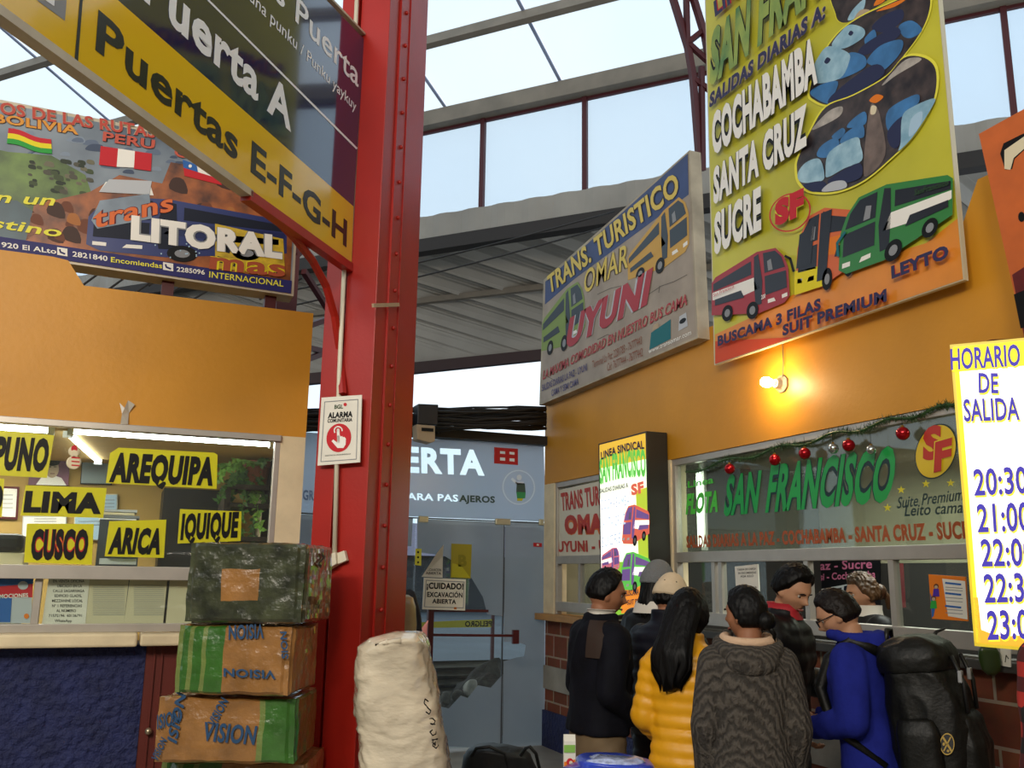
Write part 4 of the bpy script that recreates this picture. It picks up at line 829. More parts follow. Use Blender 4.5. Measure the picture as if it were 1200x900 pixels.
z3 = P(270, 815, 3.82).z
b3_, s3_, s3b = wrapped_box('wrapped_box', 'film-wrapped carton printed Vision in blue with a green end, third from the top', (177, 893), (345, 898), z3 - .004, 3.74, 3.74, .42, p3_)
z4 = P(262, 896, 3.8).z
b4_, s4_, s4b = wrapped_box('wrapped_box', 'lowest wrapped carton of the stack, below the Vision carton', (170, 1092), (347, 1092), z4 - .004, 3.74, 3.74, .42, p2_)
b4_.children[0].data.transform(Matrix.Translation((0, 0, 0)))
def boxtext(t, sh, items):
    f = MB()
    for it in items: write(f, sh, *it, lay=1, bold=.03)
    f.build('printed_lettering', t)
boxtext(b2_, s2_, [('VISION', (309, 731), (268, 733), (309, 748), boxblue), ('VISION', (323, 786), (262, 783), (323, 796), boxblue), ('SION', (338, 772), (336, 740), (330, 772), boxblue)])
boxtext(b3_, s3_, [('VISION', (236, 868), (298, 873), (240, 846), boxblue), ('ISION', (207, 872), (218, 815), (196, 866), boxblue), ('ISION', (184, 855), (210, 848), (184, 838), boxblue), ('VISION', (252, 853), (268, 822), (243, 847), boxblue), ('VISION', (184, 893), (196, 868), (177, 888), boxblue)])
boxtext(b1_, s1b, [('N', (376, 666), (381, 652), (372, 662), MK['ink']), ('Z', (372, 716), (377, 704), (369, 714), MK['ink'])])
# white wrapped bale
plastic = mat('white_plastic_wrap', '#dccfb6', rough=.22, var=.12, vs=5, bump=.35, bs=30, coat=1, bdist=.012, detail=3, stretch=(1, 1, 2))
def blob(rows, zd, m_, mb, dep, n=40, lump=.016, fr=6, ridge=0):           # silhouette rows in pixels (y, xl, xr) swept round at a depth
    rings = []
    for y, xl, xr in rows:
        a, b = P(xl, y, zd), P(xr, y, zd); c = (a + b) / 2; u = (b - a) / 2; c.z = (a.z + b.z) / 2; n_ = V((-u.y, u.x, 0)).normalized() * dep * min(1, u.length / .12)
        r = []
        for k in range(n):
            t = 6.28318 * k / n; ct, st = math.cos(t), math.sin(t)
            p = c + V((u.x, u.y, 0)) * (abs(ct) ** .75 * (1 if ct > 0 else -1)) + n_ * (abs(st) ** .75 * (1 if st > 0 else -1)) 
            rd = 0
            if ridge: q = V((p.x, p.y, p.z * 1.6)) + noise.noise_vector(p * 5) * .12; rd = ridge * ((1 - abs(noise.noise(q * 9)) * 3) * .6 + (1 - abs(noise.noise(q * 21 + V((3, 1, 7)))) * 3) * .35)
            r.append(p + noise.noise_vector(p * fr) * lump + noise.noise_vector(p * fr * 3.1) * lump * .4 + (p - c).normalized() * rd)
        rings.append(r)
    mb.loft(rings, m_)
    return mb
def lerp_rows(rows, step=6):
    out = []
    for (y0, l0, r0), (y1, l1, r1) in zip(rows[:-1], rows[1:]):
        k = max(1, int(abs(y1 - y0) / step))
        for i in range(k): t = i / k; out.append((y0 + (y1 - y0) * t, l0 + (l1 - l0) * t, r0 + (r1 - r0) * t))
    return out + [rows[-1]]
ZBALE = 3.95
bale = thing('wrapped_bale', 'tall white plastic-wrapped bale marked Sucre leaning by the red column', 'bale', V((P(470, 900, ZBALE).x, P(470, 900, ZBALE).y, 0)))
m = MB(); blob(lerp_rows([(738, 468, 486), (741, 455, 494), (748, 436, 499), (757, 421, 501), (775, 416, 504), (800, 417, 509), (830, 418, 515), (860, 420, 522), (900, 421, 528), (960, 424, 534), (1040, 430, 536), (1105, 436, 530)], 3), ZBALE, plastic, m, .17, 110, .014, 6, .007)
bo = m.build('plastic_wrap', bale, smooth=True)
bvh = BVHTree.FromPolygons([bo.matrix_world @ v.co + bale.location for v in bo.data.vertices], [list(p.vertices) for p in bo.data.polygons])
def onbale(x, y):
    h = bvh.ray_cast(EYE, ray(x, y).normalized()); return h[0] + h[1] * .003 if h[0] else P(x, y, ZBALE - .17)
hand = {'S': [(502, 822), (498, 819), (497, 824), (501, 829), (505, 833), (503, 837), (499, 834)], 'u': [(503, 842), (507, 842), (510, 845), (508, 849), (504, 848), (510, 849)], 'c': [(507, 855), (504, 858), (507, 862), (511, 860), (511, 857)], 'r': [(506, 867), (513, 866), (508, 867), (506, 871)], 'e': [(510, 869), (510, 874), (508, 870), (507, 874), (511, 877), (514, 873)]}
m = MB()
for kk, pts in hand.items():
    fine = []
    for (x0, y0), (x1, y1) in zip(pts[:-1], pts[1:]):
        for i in range(4): fine.append((x0 + (x1 - x0) * i / 4, y0 + (y1 - y0) * i / 4))
    m.tube([onbale(*p) for p in fine + [pts[-1]]], .0045, MK['ink'], 6)
m.build('handwritten_mark', bale)
m = MB(); knot = [(455, 752), (440, 757), (450, 753), (470, 751)]
m.tube([onbale(*p) for p in knot], .012, plastic, 8); m.build('tied_fold', bale, smooth=True)
m = MB(); blob(lerp_rows([(727, 501, 502), (736, 494, 501), (745, 496, 501), (752, 498, 502)], 4), 4.1, mat('pink_cloth', '#b0706a', rough=.7), m, .05, 16, .004); m.build('cloth_corner', smooth=True, label='corner of pink cloth poking out behind the white bale', cat='cloth')
m = MB(); rollm = mat('tan_wrap', '#a89468', rough=.35, var=.2, vs=7, coat=.4); blob(lerp_rows([(697, 470, 478), (700, 465, 484), (710, 460, 487), (730, 460, 488), (760, 460, 488), (860, 462, 490), (1015, 464, 490)]), 5.3, rollm, m, .1, 28, .008); m.build('wrapped_roll', smooth=True, label='tan film-wrapped roll standing behind the column and the white bale', cat='roll')
m = MB(); blob(lerp_rows([(690, 478, 482), (694, 474, 486), (706, 474, 490), (725, 476, 494), (790, 470, 495), (900, 470, 495), (960, 470, 495)]), 6.0, mat('dark_bag_cloth', '#14151c', rough=.7), m, .1, 24, .008); m.build('dark_bundle', smooth=True, label='dark bundle behind the tan roll', cat='bundle')
# duffel bag at the doors
dcl = mat('black_nylon', '#0b0b0d', rough=.55, var=.3, vs=12, bump=.3, bs=30)
db = thing('duffel_bag', 'black duffel bag lying on the floor before the glass doors', 'bag', V((P(586, 960, 6.7).x, P(586, 960, 6.7).y, 0)))
m = MB(); blob(lerp_rows([(876, 556, 600), (879, 548, 615), (885, 543, 622), (900, 540, 630), (915, 540, 632), (930, 544, 628)], 4), 6.6, dcl, m, .17, 36, .012); m.build('body', db, smooth=True)
m = MB()
for x0, x1, z_ in ((552, 595, 6.45), (610, 632, 6.4)): m.tube([P(x0, 886, z_), P(x0 + 6, 877, z_), P((x0 + x1) / 2, 875, z_ - .04), P(x1 - 4, 883, z_), P(x1, 900, z_)], .012, dcl, 8)
m.build('handle', db, smooth=True)
# blue bag and drink carton
bb = thing('plastic_bag', 'blue plastic bag with clear wrapping standing below the yellow jacket', 'bag', V((P(718, 960, 3.5).x, P(718, 960, 3.5).y, 0)))
bluep = mat('blue_plastic', '#2a45c0', rough=.3, coat=.4, bump=.3, bs=14)
m = MB(); blob(lerp_rows([(889, 680, 752), (891, 676, 762), (897, 678, 766), (904, 659, 768), (960, 660, 768), (1110, 672, 764)]), 3.5, bluep, m, .13, 36, .008); m.build('bag_body', bb, smooth=True)
m = MB(); blob(lerp_rows([(887, 694, 742), (890, 686, 752), (894, 684, 754)], 3), 3.48, mat('clear_wrap', '#a8b4d8', rough=.2, var=.4, vs=40, coat=.6), m, .10, 36, .014, 14); m.build('clear_wrapping', bb, smooth=True)
mc = thing('juice_carton', 'white and green drink carton poking up beside the blue plastic bag', 'carton', P(667, 990, 3.55))
def cx_(x, y, z=3.55): return P(x, y, z)
ctn = Sheet(P(667, 890, 3.98), -FW); m = MB()
A0, A1 = cx_(660.5, 960), cx_(674.5, 960); u_ = (A1 - A0); u_.z = 0; n_ = V((-u_.y, u_.x, 0)).normalized() * u_.length; zt_ = P(667, 872, 3.55).z; zr_ = P(667, 865, 3.55).z
A1 = A0 + u_; q = [A0, A1, A1 + n_, A0 + n_]; wcar = mat('carton_white', '#dcd9cc', rough=.4)
m.hexa([V((p.x, p.y, P(667, 904, 3.55).z)) for p in q], [V((p.x, p.y, zt_)) for p in q], wcar)
t_ = [V((p.x, p.y, zt_)) for p in q]; m1, m2 = (t_[0] + t_[3]) / 2, (t_[1] + t_[2]) / 2; m1.z = m2.z = zr_
m.face([t_[0], t_[1], m2, m1], wcar); m.face([t_[2], t_[3], m1, m2], wcar); m.face([t_[1], t_[2], m2], wcar); m.face([t_[3], t_[0], m1], wcar); m.build('carton_body', mc)
cs_ = Sheet(A0 - n_.normalized() * .002, -n_); m = MB()
paint(m, cs_, [(661, 882), (674, 882), (674, 873), (661, 873)], mat('carton_green', '#7fb04a')); paint(m, cs_, [(661, 900), (674, 900), (674, 890), (661, 893)], MK['porange']); oval(m, cs_, (668, 893), (4, 0), (0, 4.5), MK['pred'], 2); oval(m, cs_, (669, 894), (2, 0), (0, 2.5), MK['cream'], 3); m.build('printed_label', mc)

# ---- lamps and booth fittings
tubem = mat('tube_light', '#f4fbff', emit=16.0); ballm = mat('lamp_body', '#d7d7d2', rough=.4)
yt = YL + .30; tl = Sheet((0, yt, 0), (0, -1, 0))
def tube_lamp(a, b, label, end=True):
    t = thing('fluorescent_tube', label, 'lamp', (a + b) / 2, 'fluorescent tubes under the left booth ceiling')
    m = MB(); m.tube([a, b], .017, tubem, 12); m.build('tube', t, smooth=True)
    m = MB(); o = V((0, 0, .03)); m.bar(a + o, b + o, .03, ballm, wy=.03); m.build('batten', t)
    m = MB(); d = (b - a).normalized(); m.bar(a - d * .02, a + d * .012, .05, ballm); m.bar(b - d * .012, b + d * .02, .05, ballm); m.build('end_cap', t)
def put(px, py, y): q = Sheet((0, y, 0), (0, -1, 0)); return q((px, py))
a, b = put(84, 505, yt), put(318, 519.5, yt); b.z = a.z; tube_lamp(a, b, 'long lit fluorescent tube above the Arequipa placard')
b = put(60, 499, yt); a = put(-130, 492, yt); b.z = a.z; tube_lamp(a, b, 'lit fluorescent tube at the left picture edge above the Puno placard')
a = put(80, 508, yt + .12); b = put(116, 532, yt + 1.5); b.z = a.z; tube_lamp(a, b, 'lit fluorescent tube running back into the left booth')
# wall bulb
bulbp = right((917, 450)); wl = thing('wall_bulb', 'bare glowing bulb in a porcelain holder on the ochre wall', 'lamp', bulbp)
m = MB(); por = mat('porcelain', '#8d877a', rough=.3, var=.2, vs=30)
oct_ = lambda r, x: [V((x, bulbp.y + r * math.cos(.785 * k + .39), bulbp.z + r * math.sin(.785 * k + .39))) for k in range(8)]
m.loft([oct_(.062, XR), oct_(.062, XR - .012), oct_(.048, XR - .022), oct_(.04, XR - .03), oct_(.03, XR - .06)], por); m.build('holder', wl)
m = MB(); rg = lambda r, x: [V((x, bulbp.y + r * math.cos(.5236 * k), bulbp.z + r * math.sin(.5236 * k))) for k in range(12)]
m.loft([rg(.014, XR - .06), rg(.015, XR - .075)], MK['silver']); m.build('screw_cap', wl, smooth=True)
m = MB(); m.loft([rg(.014, XR - .075), rg(.022, XR - .09), rg(.032, XR - .115), rg(.034, XR - .135), rg(.028, XR - .158), rg(.012, XR - .17)], mat('bulb_glow', '#ffd9a0', emit=200)); m.build('glass_bulb', wl, smooth=True)
m = MB(); m.tube([right((917, 403), .012), right((918, 425), .012), right((917, 447), .02)], .004, mat('wire_grey', '#6b6152'), 6); m.build('cord', wl)
# fluorescent strip inside the wide booth window
a, b = right((812, 551), -.12), right((812, 640), -.12); vt = thing('fluorescent_tube', 'upright lit fluorescent strip inside the wide booth window at its left end', 'lamp', b)
m = MB(); m.tube([V((XR + .17, a.y, b.z)), V((XR + .17, a.y, a.z))], .02, mat('strip_light', '#f4fff6', emit=4), 12); m.build('tube', vt, smooth=True)
m = MB(); m.box((XR + .2, a.y - .03, b.z - .03), (XR + .22, a.y + .03, HEAD + .02), ballm); m.build('batten', vt)
# garland and baubles
gar = MB(); pine = mat('tinsel_green', '#2c4a24', rough=.5, var=.4, vs=30)
gp = [right((804 + i * 8, 553 - i * 2.0 + 3 * math.sin(i * .8)), .012) for i in range(42)]
gar.tube(gp, .008, pine, 6)
for i in range(1500):
    k = random.random() * 40; j = int(k); p = gp[j].lerp(gp[j + 1], k - j); d = V((random.uniform(-1, 1), random.uniform(-1, 1), random.uniform(-1, 1))).normalized() * random.uniform(.02, .05); d.x *= .7
    s = d.cross(V((.3, .5, .8))).normalized() * .003; gar.face([p - s, p + s, p + d], pine)
gar.build('tinsel_garland', label='green tinsel garland along the top of the wide booth window', cat='garland')
redb = mat('bauble_red', '#a8101c', rough=.12, metal=.6); silb = mat('bauble_silver', '#c4c9c4', rough=.1, metal=.9)
BAU = [(855, 549.5, 6.3, redb, 'red bauble hanging over the S of San, leftmost on the garland'), (908, 539, 6.8, redb, 'red bauble hanging just left of the F of Francisco'), (943, 531.5, 7, redb, 'red bauble hanging above the R and A of Francisco'), (976.5, 525.7, 6.2, silb, 'round silver bauble hanging between two red ones on the garland'), (994.5, 522, 7.4, redb, 'red bauble hanging right of the round silver one'), (1058, 508, 8, redb, 'biggest red bauble, nearest the round SF emblem'), (1021, 527, 5.6, silb, 'silver bauble hanging over the last C and O of Francisco')]
for x, y, r, mm, lab in BAU:
    c = right((x, y), .03); rr = r / FOC * (c - EYE).dot(FW); t = thing('bauble', lab, 'bauble', c - V((0, 0, rr)), 'baubles on the tinsel garland')
    m = MB(); m.ell(c, (rr, rr, rr), mm, 20, 12); m.build('ball', t, smooth=True)
    m = MB(); m.tube([c + V((0, 0, rr * .95)), c + V((0, 0, rr * 1.2))], rr * .25, mat('bauble_cap', '#a8843a', rough=.3, metal=.8), 8); m.build('cap', t)
    m = MB(); m.tube([c + V((0, 0, rr * 1.2)), c + V((0, 0, rr * 1.2 + .06))], .0015, MK['ink'], 5); m.build('string', t)
# things inside the right booths
def board(name, label, cat, y_off, pts, mm, texts=(), plane=None):
    s = plane or Sheet((XR + y_off, 0, 0), (-1, 0, 0)); t = thing(name, label, cat, s(pts[0])); m = MB(); slab(m, s, pts, .008, mm); m.build('sheet', t)
    if texts:
        f = MB()
        for a in texts: write(f, s, *a[:5], lay=1, bold=a[5] if len(a) > 5 else .01)
        f.build('lettering', t)
    return t, s
pinkt = mat('pink_lettering', '#c06a8c', rough=.4)
t, s = board('booth_poster', 'black poster with pink lettering La Paz Sucre behind the clerk in the booth', 'poster', 1.735, [(944, 730), (1031, 728), (1031, 652), (944, 655)], mat('poster_black', '#101014', rough=.4), [('La Paz - Sucre', (938, 669), (1022, 666), (938, 659), pinkt, .02), ('Potosi - Cochabamba', (944, 681), (1026, 677), (944, 673), pinkt, .02)])
m = MB(); bus_art(m, s, [(948, 716), (1020, 712), (1020, 684), (950, 686)], MK['silver'], MK['pgrey'], MK['night'], 2); paint(m, s, [(946, 728), (1028, 727), (1028, 716), (946, 718)], MK['dgreen'], 1); m.build('printed_picture', t)
t, s = board('paper_notice', 'white paper notice taped inside the sliding pane at the window', 'notice', .033, [(863, 702), (890, 702), (888, 661), (861, 664)], paper, [('TARIFA DE CARGA', (864, 669), (886, 667.5), (864, 666.5), ink), ('EN ENCOMIENDAS', (865, 673), (886, 672), (865, 670.5), ink), ('POR KILO', (868, 677), (883, 676), (868, 674.5), ink), ('10 a 20 Kilo    15 Bs', (866, 690), (887, 689), (866, 688), ink)])
t, s = board('information_flyer', 'orange-edged flyer with two cartoon children taped inside the window beside the timetable', 'flyer', .033, [(1092, 725), (1134, 728), (1131, 676), (1088, 673)], MK['porange'])
m = MB(); paint(m, s, [(1111, 722), (1134, 726), (1131, 681), (1104, 678)], paper, 1); paint(m, s, [(1090, 695), (1096, 712), (1094, 722), (1092, 724)], MK['pblue'], 1)
for cx, cy, c in ((1097, 693, MK['purple']), (1094, 707, MK['pgreen'])): oval(m, s, (cx, cy - 6), (3, 0), (0, 3), MK['brown'], 2, 14); paint(m, s, [(cx - 3, cy - 3), (cx + 3, cy - 3), (cx + 4, cy + 6), (cx - 4, cy + 6)], c, 2); oval(m, s, (cx, cy - 5), (2, 0), (0, 2), MK['tan'], 3, 12)
for y in (683, 695, 710): stroke(m, s, [(1108, y), (1126, y + 2)], 2.2, MK['pblue'], 2)
for y in (688, 691, 700, 704, 714, 718): stroke(m, s, [(1108, y), (1128, y + 1.5)], .8, MK['pgrey'], 2)
m.build('printed_picture', t)
m = MB(); q = Sheet((XR + .5, 0, 0), (-1, 0, 0)); m.prism([q((1047, 712)), q((1053, 712)), q((1050, 660)), q((1046, 660))], (.06, 0, 0), mat('red_curtain', '#7a1620', rough=.7)); m.build('red_folder', label='upright red folder inside the booth left of the flyer', cat='folder')
m = MB(); m.box((XR + .2, wy(684, 690) - .1, 1.06), (XR + .5, wy(664, 690) , 1.30), darkwood); m.build('counter_box', label='dark box inside the pale window beside the light box', cat='box')
m = MB(); q = Sheet((XR + 1.1, 0, 0), (-1, 0, 0)); slab(m, q, [(671, 682), (683, 681), (683, 665), (671, 667)], .01, MK['maroon']); oval(m, q, (677, 674), (3, 0), (0, 4), MK['silver'], 2, 14); m.build('small_picture', label='small dark red picture inside the pale window', cat='picture')
m = MB(); q = Sheet((XR + .8, 0, 0), (-1, 0, 0)); slab(m, q, [(652, 735), (662, 735), (662, 655), (652, 655)], .3, mat('pale_partition', '#c2ad72', rough=.6)); m.build('booth_partition', label='pale yellow partition edge inside the pale window', cat='partition')
# ---- inside the left booth
def wallpic(name, label, cat, y, pts, mm, frame=None, fw=1.5, paintf=None, group=None):
    s = Sheet((0, y, 0), (0, -1, 0)); t = thing(name, label, cat, s(pts[0]), group)
    if frame:
        cx, cy = sum(p[0] for p in pts) / 4, sum(p[1] for p in pts) / 4
        m = MB(); slab(m, s, [(p[0] + (fw if p[0] > cx else -fw), p[1] + (fw if p[1] > cy else -fw)) for p in pts], .02, frame); m.build('frame', t)
    m = MB(); slab(m, s, pts, .015, mm, .006); m.build('print', t)
    if paintf: f = MB(); paintf(f, Sheet(s.p + s.n * .008, s.n)); f.build('printed_picture', t)
    return t
yb_ = YB - .03; slate = mat('plaque_grey', '#7a8a8c', rough=.35)
def port(f, s):
    skin_ = MK['tan']; paint(f, s, [(42, 568), (78, 569), (72, 560), (60, 556), (48, 560)], MK['pwhite'], 1); oval(f, s, (61, 549), (8, 0), (0, 11), skin_, 2); oval(f, s, (62, 541), (8.5, 0), (0, 5), MK['ink'], 3); stroke(f, s, [(57, 547), (60, 547)], 1, MK['ink'], 4); stroke(f, s, [(63, 547), (66, 547)], 1, MK['ink'], 4); stroke(f, s, [(59, 555), (64, 555)], .8, MK['maroon'], 4)
wallpic('portrait_poster', 'portrait poster of a dark-haired person between the Puno placard and the tinsel snowman', 'poster', yb_, [(33, 568), (80, 569), (82, 537), (36, 536)], mat('portrait_back', '#6a3b52', rough=.5, var=.4, vs=6), None, 1, port)
def lines(px0, px1, ys, c=MK['pgrey'], w=.8):
    def g(f, s):
        for y in ys: stroke(f, s, [(px0, y), (px1, y)], w, c, 1)
    return g
wallpic('plaque', 'grey plaque with small print left of the Arequipa placard', 'plaque', yb_, [(95, 566), (130, 567), (131, 538), (97, 537)], slate, MK['ink'], 1.2, lines(102, 126, (543, 548, 552)))
wallpic('framed_certificate', 'framed certificate with a dark red frame at the left edge above the Cusco placard', 'certificate', yb_, [(-2, 605), (18, 606), (20, 573), (0, 572)], MK['pwhite'], MK['maroon'], 2.5, lines(3, 15, (580, 585, 590, 595)))
wallpic('framed_certificate', 'pale certificate half hidden behind the right end of the Lima placard', 'certificate', yb_, [(116, 606), (136, 606), (137, 580), (118, 580)], MK['sky'], MK['cream'], 1.2, lines(120, 134, (586, 590, 594)))
wallpic('framed_certificate', 'white certificate showing between the Lima and Cusco placards', 'certificate', yb_, [(26, 640), (76, 640), (77, 606), (28, 606)], MK['pwhite'], MK['silver'], 1.2, lines(40, 66, (608, 611)))
wallpic('framed_certificate', 'bluish certificate behind the gap between the Cusco and Arica placards', 'certificate', yb_, [(87, 632), (122, 632), (122, 606), (88, 606)], MK['sky'], MK['cream'], 1.2, lines(92, 118, (611, 615)))
m = MB(); m.box((put(190, 600, YB - .5).x, YB - .5, .4), (put(256, 600, YB - .5).x, YB - .02, put(200, 572, YB - .5).z), mat('cabinet_black', '#15120f', rough=.5)); oc = m.build('dark_cabinet', label='dark cabinet at the back of the left booth behind the Iquique placard', cat='cabinet')
YS = YL + 1.25
m = MB(); x0, x1 = put(262, 600, YS).x, put(316, 600, YS).x
for py in (571, 592, 630): z = put(290, py, YS).z; m.box((x0, YS - .2, z - .03), (min(x1 + .1, XE - .03), YS + .2, z), darkwood)
m.box((x1 + .04, YS - .2, 0), (min(x1 + .12, XE - .025), YS + .2, put(290, 540, YS).z), darkwood); m.box((x0 - .02, YS - .2, 0), (x0 + .02, YS + .2, put(290, 571, YS).z), darkwood); m.build('shelf_unit', label='dark wooden shelf unit behind the fern in the left booth', cat='shelf')
# fern in a terracotta pot
pp = put(300, 571, YS); fern = thing('potted_fern', 'leafy green fern in a terracotta pot on the shelf of the left booth', 'plant', pp); terra = mat('terracotta', '#8a4a28', rough=.7, var=.2, vs=12); leaf = mat('leaf_green', '#76a544', rough=.5, var=.5, vs=14); leafd = mat('leaf_dark', '#456b30', rough=.5, var=.4, vs=14)
m = MB(); hh = put(303, 541, YS).z - pp.z; cir = lambda r, z: [pp + V((r * math.cos(.3927 * k), r * math.sin(.3927 * k), z)) for k in range(16)]
m.loft([cir(.06, 0), cir(.085, hh * .75), cir(.10, hh * .76), cir(.10, hh), cir(.085, hh), cir(.08, hh * .9)], terra); m.build('pot', fern, smooth=False)
m = MB()
def frond(mb, a, b, sag, nleaf, ll, mm):
    a, b = V(a), V(b)
    pts = [a.lerp(b, i / 8) + V((0, 0, sag * math.sin(math.pi * i / 8))) for i in range(9)]; pts = [V((min(q.x, XE - .05), q.y, min(q.z, LH - .04))) for q in pts]; mb.tube(pts, .003, mm, 4)
    for i in range(nleaf):
        t = random.random() * 7.9; j = int(t); p = pts[j].lerp(pts[j + 1], t - j); d = V((random.uniform(-1, 1), random.uniform(-.8, .5), random.uniform(-.9, .7))).normalized() * ll * random.uniform(.6, 1.2); s = d.cross(V((.2, 1, .3))).normalized() * ll * .22
        mb.face([V((min(q.x, XE - .04), q.y, min(q.z, LH - .03))) for q in (p, p + d * .45 + s, p + d, p + d * .45 - s)], mm)
top_ = pp + V((0, -.05, hh))
for q in ((262, 520), (300, 522), (252, 545), (275, 532), (310, 530)): frond(m, top_, put(q[0], q[1], YL + random.uniform(.8, 1.5)), .08, 60, .045, random.choice((leaf, leafd)))
for q in ((252, 565), (268, 580), (290, 600), (305, 625), (262, 610), (280, 635), (312, 590), (256, 590), (298, 640)): frond(m, put(290, 560, YL + 1.3), put(q[0], q[1], YL + random.uniform(.7, 1.2)), .1, 70, .05, random.choice((leaf, leafd, leafd)))
m.build('foliage', fern)
# snowman ornament, papers, desk things
sn = thing('snowman_ornament', 'small red and white snowman ornament stuck to the glass between Puno and Arequipa', 'ornament', pls((86, 549))); ss = Sheet(pls.p + pls.n * .004, pls.n)
m = MB(); oval(m, ss, (87, 526), (3.6, 0), (0, 4.4), MK['pred'], 0); oval(m, ss, (87, 531.5), (4.6, 0), (0, 4.2), MK['cream'], 1); oval(m, ss, (86.5, 542), (7.5, 0), (0, 7.6), MK['cream'], 1)
for y in (536, 540.5, 545): stroke(m, ss, [(84, y), (93, y + .8)], 1.6, MK['pred'], 2)
m.build('painted_front', sn); m = MB()
for c, a in (((87, 529), 6), ((86.5, 542), 7.5)): q = ss(c, -.012); m.ell(q, (a / FOC * 5.2, .01, a / FOC * 5.2), MK['cream'], 18, 10)
m.build('body', sn, smooth=True)
for i, (x0, x1, y) in enumerate(((116, 160, 607), (120, 164, 603.5), (118, 158, 600), (122, 161, 596.5))):
    yy = YL + .75; a, b = put(x0, y, yy), put(x1, y, yy); m = MB(); m.box((a.x, yy, a.z - .014), (b.x, yy + .25, a.z + .004 - .003), [MK['pwhite'], MK['pgrey'], MK['cream'], MK['silver']][i]); m.build('paper_stack', label=['white', 'grey', 'cream', 'silvery'][i] + ' stack of papers behind the Lima placard, ' + ['lowest of the pile', 'second from the bottom of the pile', 'third from the bottom of the pile', 'on top of the pile'][i], cat='papers', group='piled papers in the left booth')
a = put(112, 660, YL + .75); b = put(166, 609, YL + .75); m = MB(); m.box((a.x, YL + .7, 0), (b.x, YL + 1.05, b.z - .008), mat('file_box', '#39404c', rough=.6)); m.build('file_cabinet', label='slate file cabinet under the piled papers in the left booth', cat='cabinet')
a = put(-10, 662, YL + .5); b = put(30, 648, YL + .5); pr = thing('printer', 'black and white desk printer left of the Cusco placard', 'printer', (a.x, YL + .5, LS)); c = put(24, 626, YL + .5)
m = MB(); m.box((a.x, YL + .42, LS - .02), (b.x, YL + .75, b.z), MK['cream']); m.build('body', pr, bevel=.01); m = MB(); m.box((a.x - .02, YL + .40, b.z), (b.x - .01, YL + .72, c.z), black); m.build('lid', pr, bevel=.03)
a = put(116, 661, YL + .06); b = put(160, 655, YL + .06); m = MB(); m.box((a.x, YL + .05, a.z), (b.x, YL + .09, b.z), MK['silver']); m.build('small_sign', label='small pale sign standing on the window rail under the Arica placard', cat='sign')
# papers behind the counter glass
pg = Sheet((0, YL + .03, 0), (0, -1, 0)); pcream = mat('paper_cream', '#cfc3a2', rough=.7)
def page(label, pts, mm, items=(), lines_=(), name='paper_notice', l=.0):
    t = thing(name, label, 'notice', pg(pts[0]), 'papers behind the counter glass'); m = MB(); slab(m, pg, pts, .002, mm, l); m.build('sheet', t); f = MB()
    for tx, x0, x1, y in items: write(f, pg, tx, (x0, y), (x1, y), (x0, y - 3.2), ink, lay=1 + l / .0015, bold=.01)
    for x0, x1, y in lines_: stroke(f, pg, [(x0, y), (x1, y)], .55, MK['pgrey'], 1)
    if items or lines_: f.build('lettering', t)
page('printed office notice behind the counter glass listing an address in black capitals', [(49, 731), (100, 731.5), (105, 678), (57, 678)], paper, [('EN VENTA OFICINA', 62, 99, 682.5), ('UBICADO EN LA', 67, 96, 688.2), ('CALLE SAGARNAGA', 62, 99, 694), ('EDIFICIO GLADIS,', 64, 96, 699.7), ('MEZZANINE LOCAL', 61, 97, 705.6), ('N\u00ba 1 REFERENCIAS', 61, 96, 711.5), ('AL N\u00daMERO', 66, 89, 717.3), ('71572196  60136791', 57, 96, 723), ('WhatsApp', 64, 84, 729)], l=.003)
page('first cream typed sheet right of the address notice', [(98, 731), (145, 731.5), (151, 679), (104, 679)], pcream, lines_=[(109, 146, 686 + i * 2.3) for i in range(16)], l=.0)
page('second cream typed sheet behind the counter glass, nearest the boxes', [(145, 731.5), (191, 731.5), (196, 680), (152, 679)], pcream, lines_=[(157, 192, 686 + i * 2.3) for i in range(16)], l=.0)
page('blank cream sheet behind the counter glass beside the wrapped boxes', [(194, 731.5), (224, 731.5), (228, 681), (199, 680)], pcream)
t = thing('travel_flyer', 'pink and blue travel flyer behind the counter glass at the left picture edge', 'flyer', pg((20, 730))); m = MB(); slab(m, pg, [(-40, 730), (36, 730.5), (39, 676), (-40, 676)], .002, MK['silver']); m.build('sheet', t); m = MB()
paint(m, pg, [(-40, 700), (38, 700), (39, 676.5), (-40, 676.5)], MK['pred']); paint(m, pg, [(-40, 690), (39, 684), (39, 676.5), (-40, 676.5)], MK['pblue'], 2); paint(m, pg, [(-40, 729), (12, 729), (14, 700), (-40, 702)], MK['pblue'], 2); oval(m, pg, (27, 686), (6, 0), (0, 5), MK['silver'], 3); oval(m, pg, (31, 722), (3, 0), (0, 3), MK['porange'], 3); write(m, pg, 'PROMOCIONES', (-14, 702), (33, 700), (-14, 697), MK['pwhite'], lay=3); m.build('printed_picture', t)
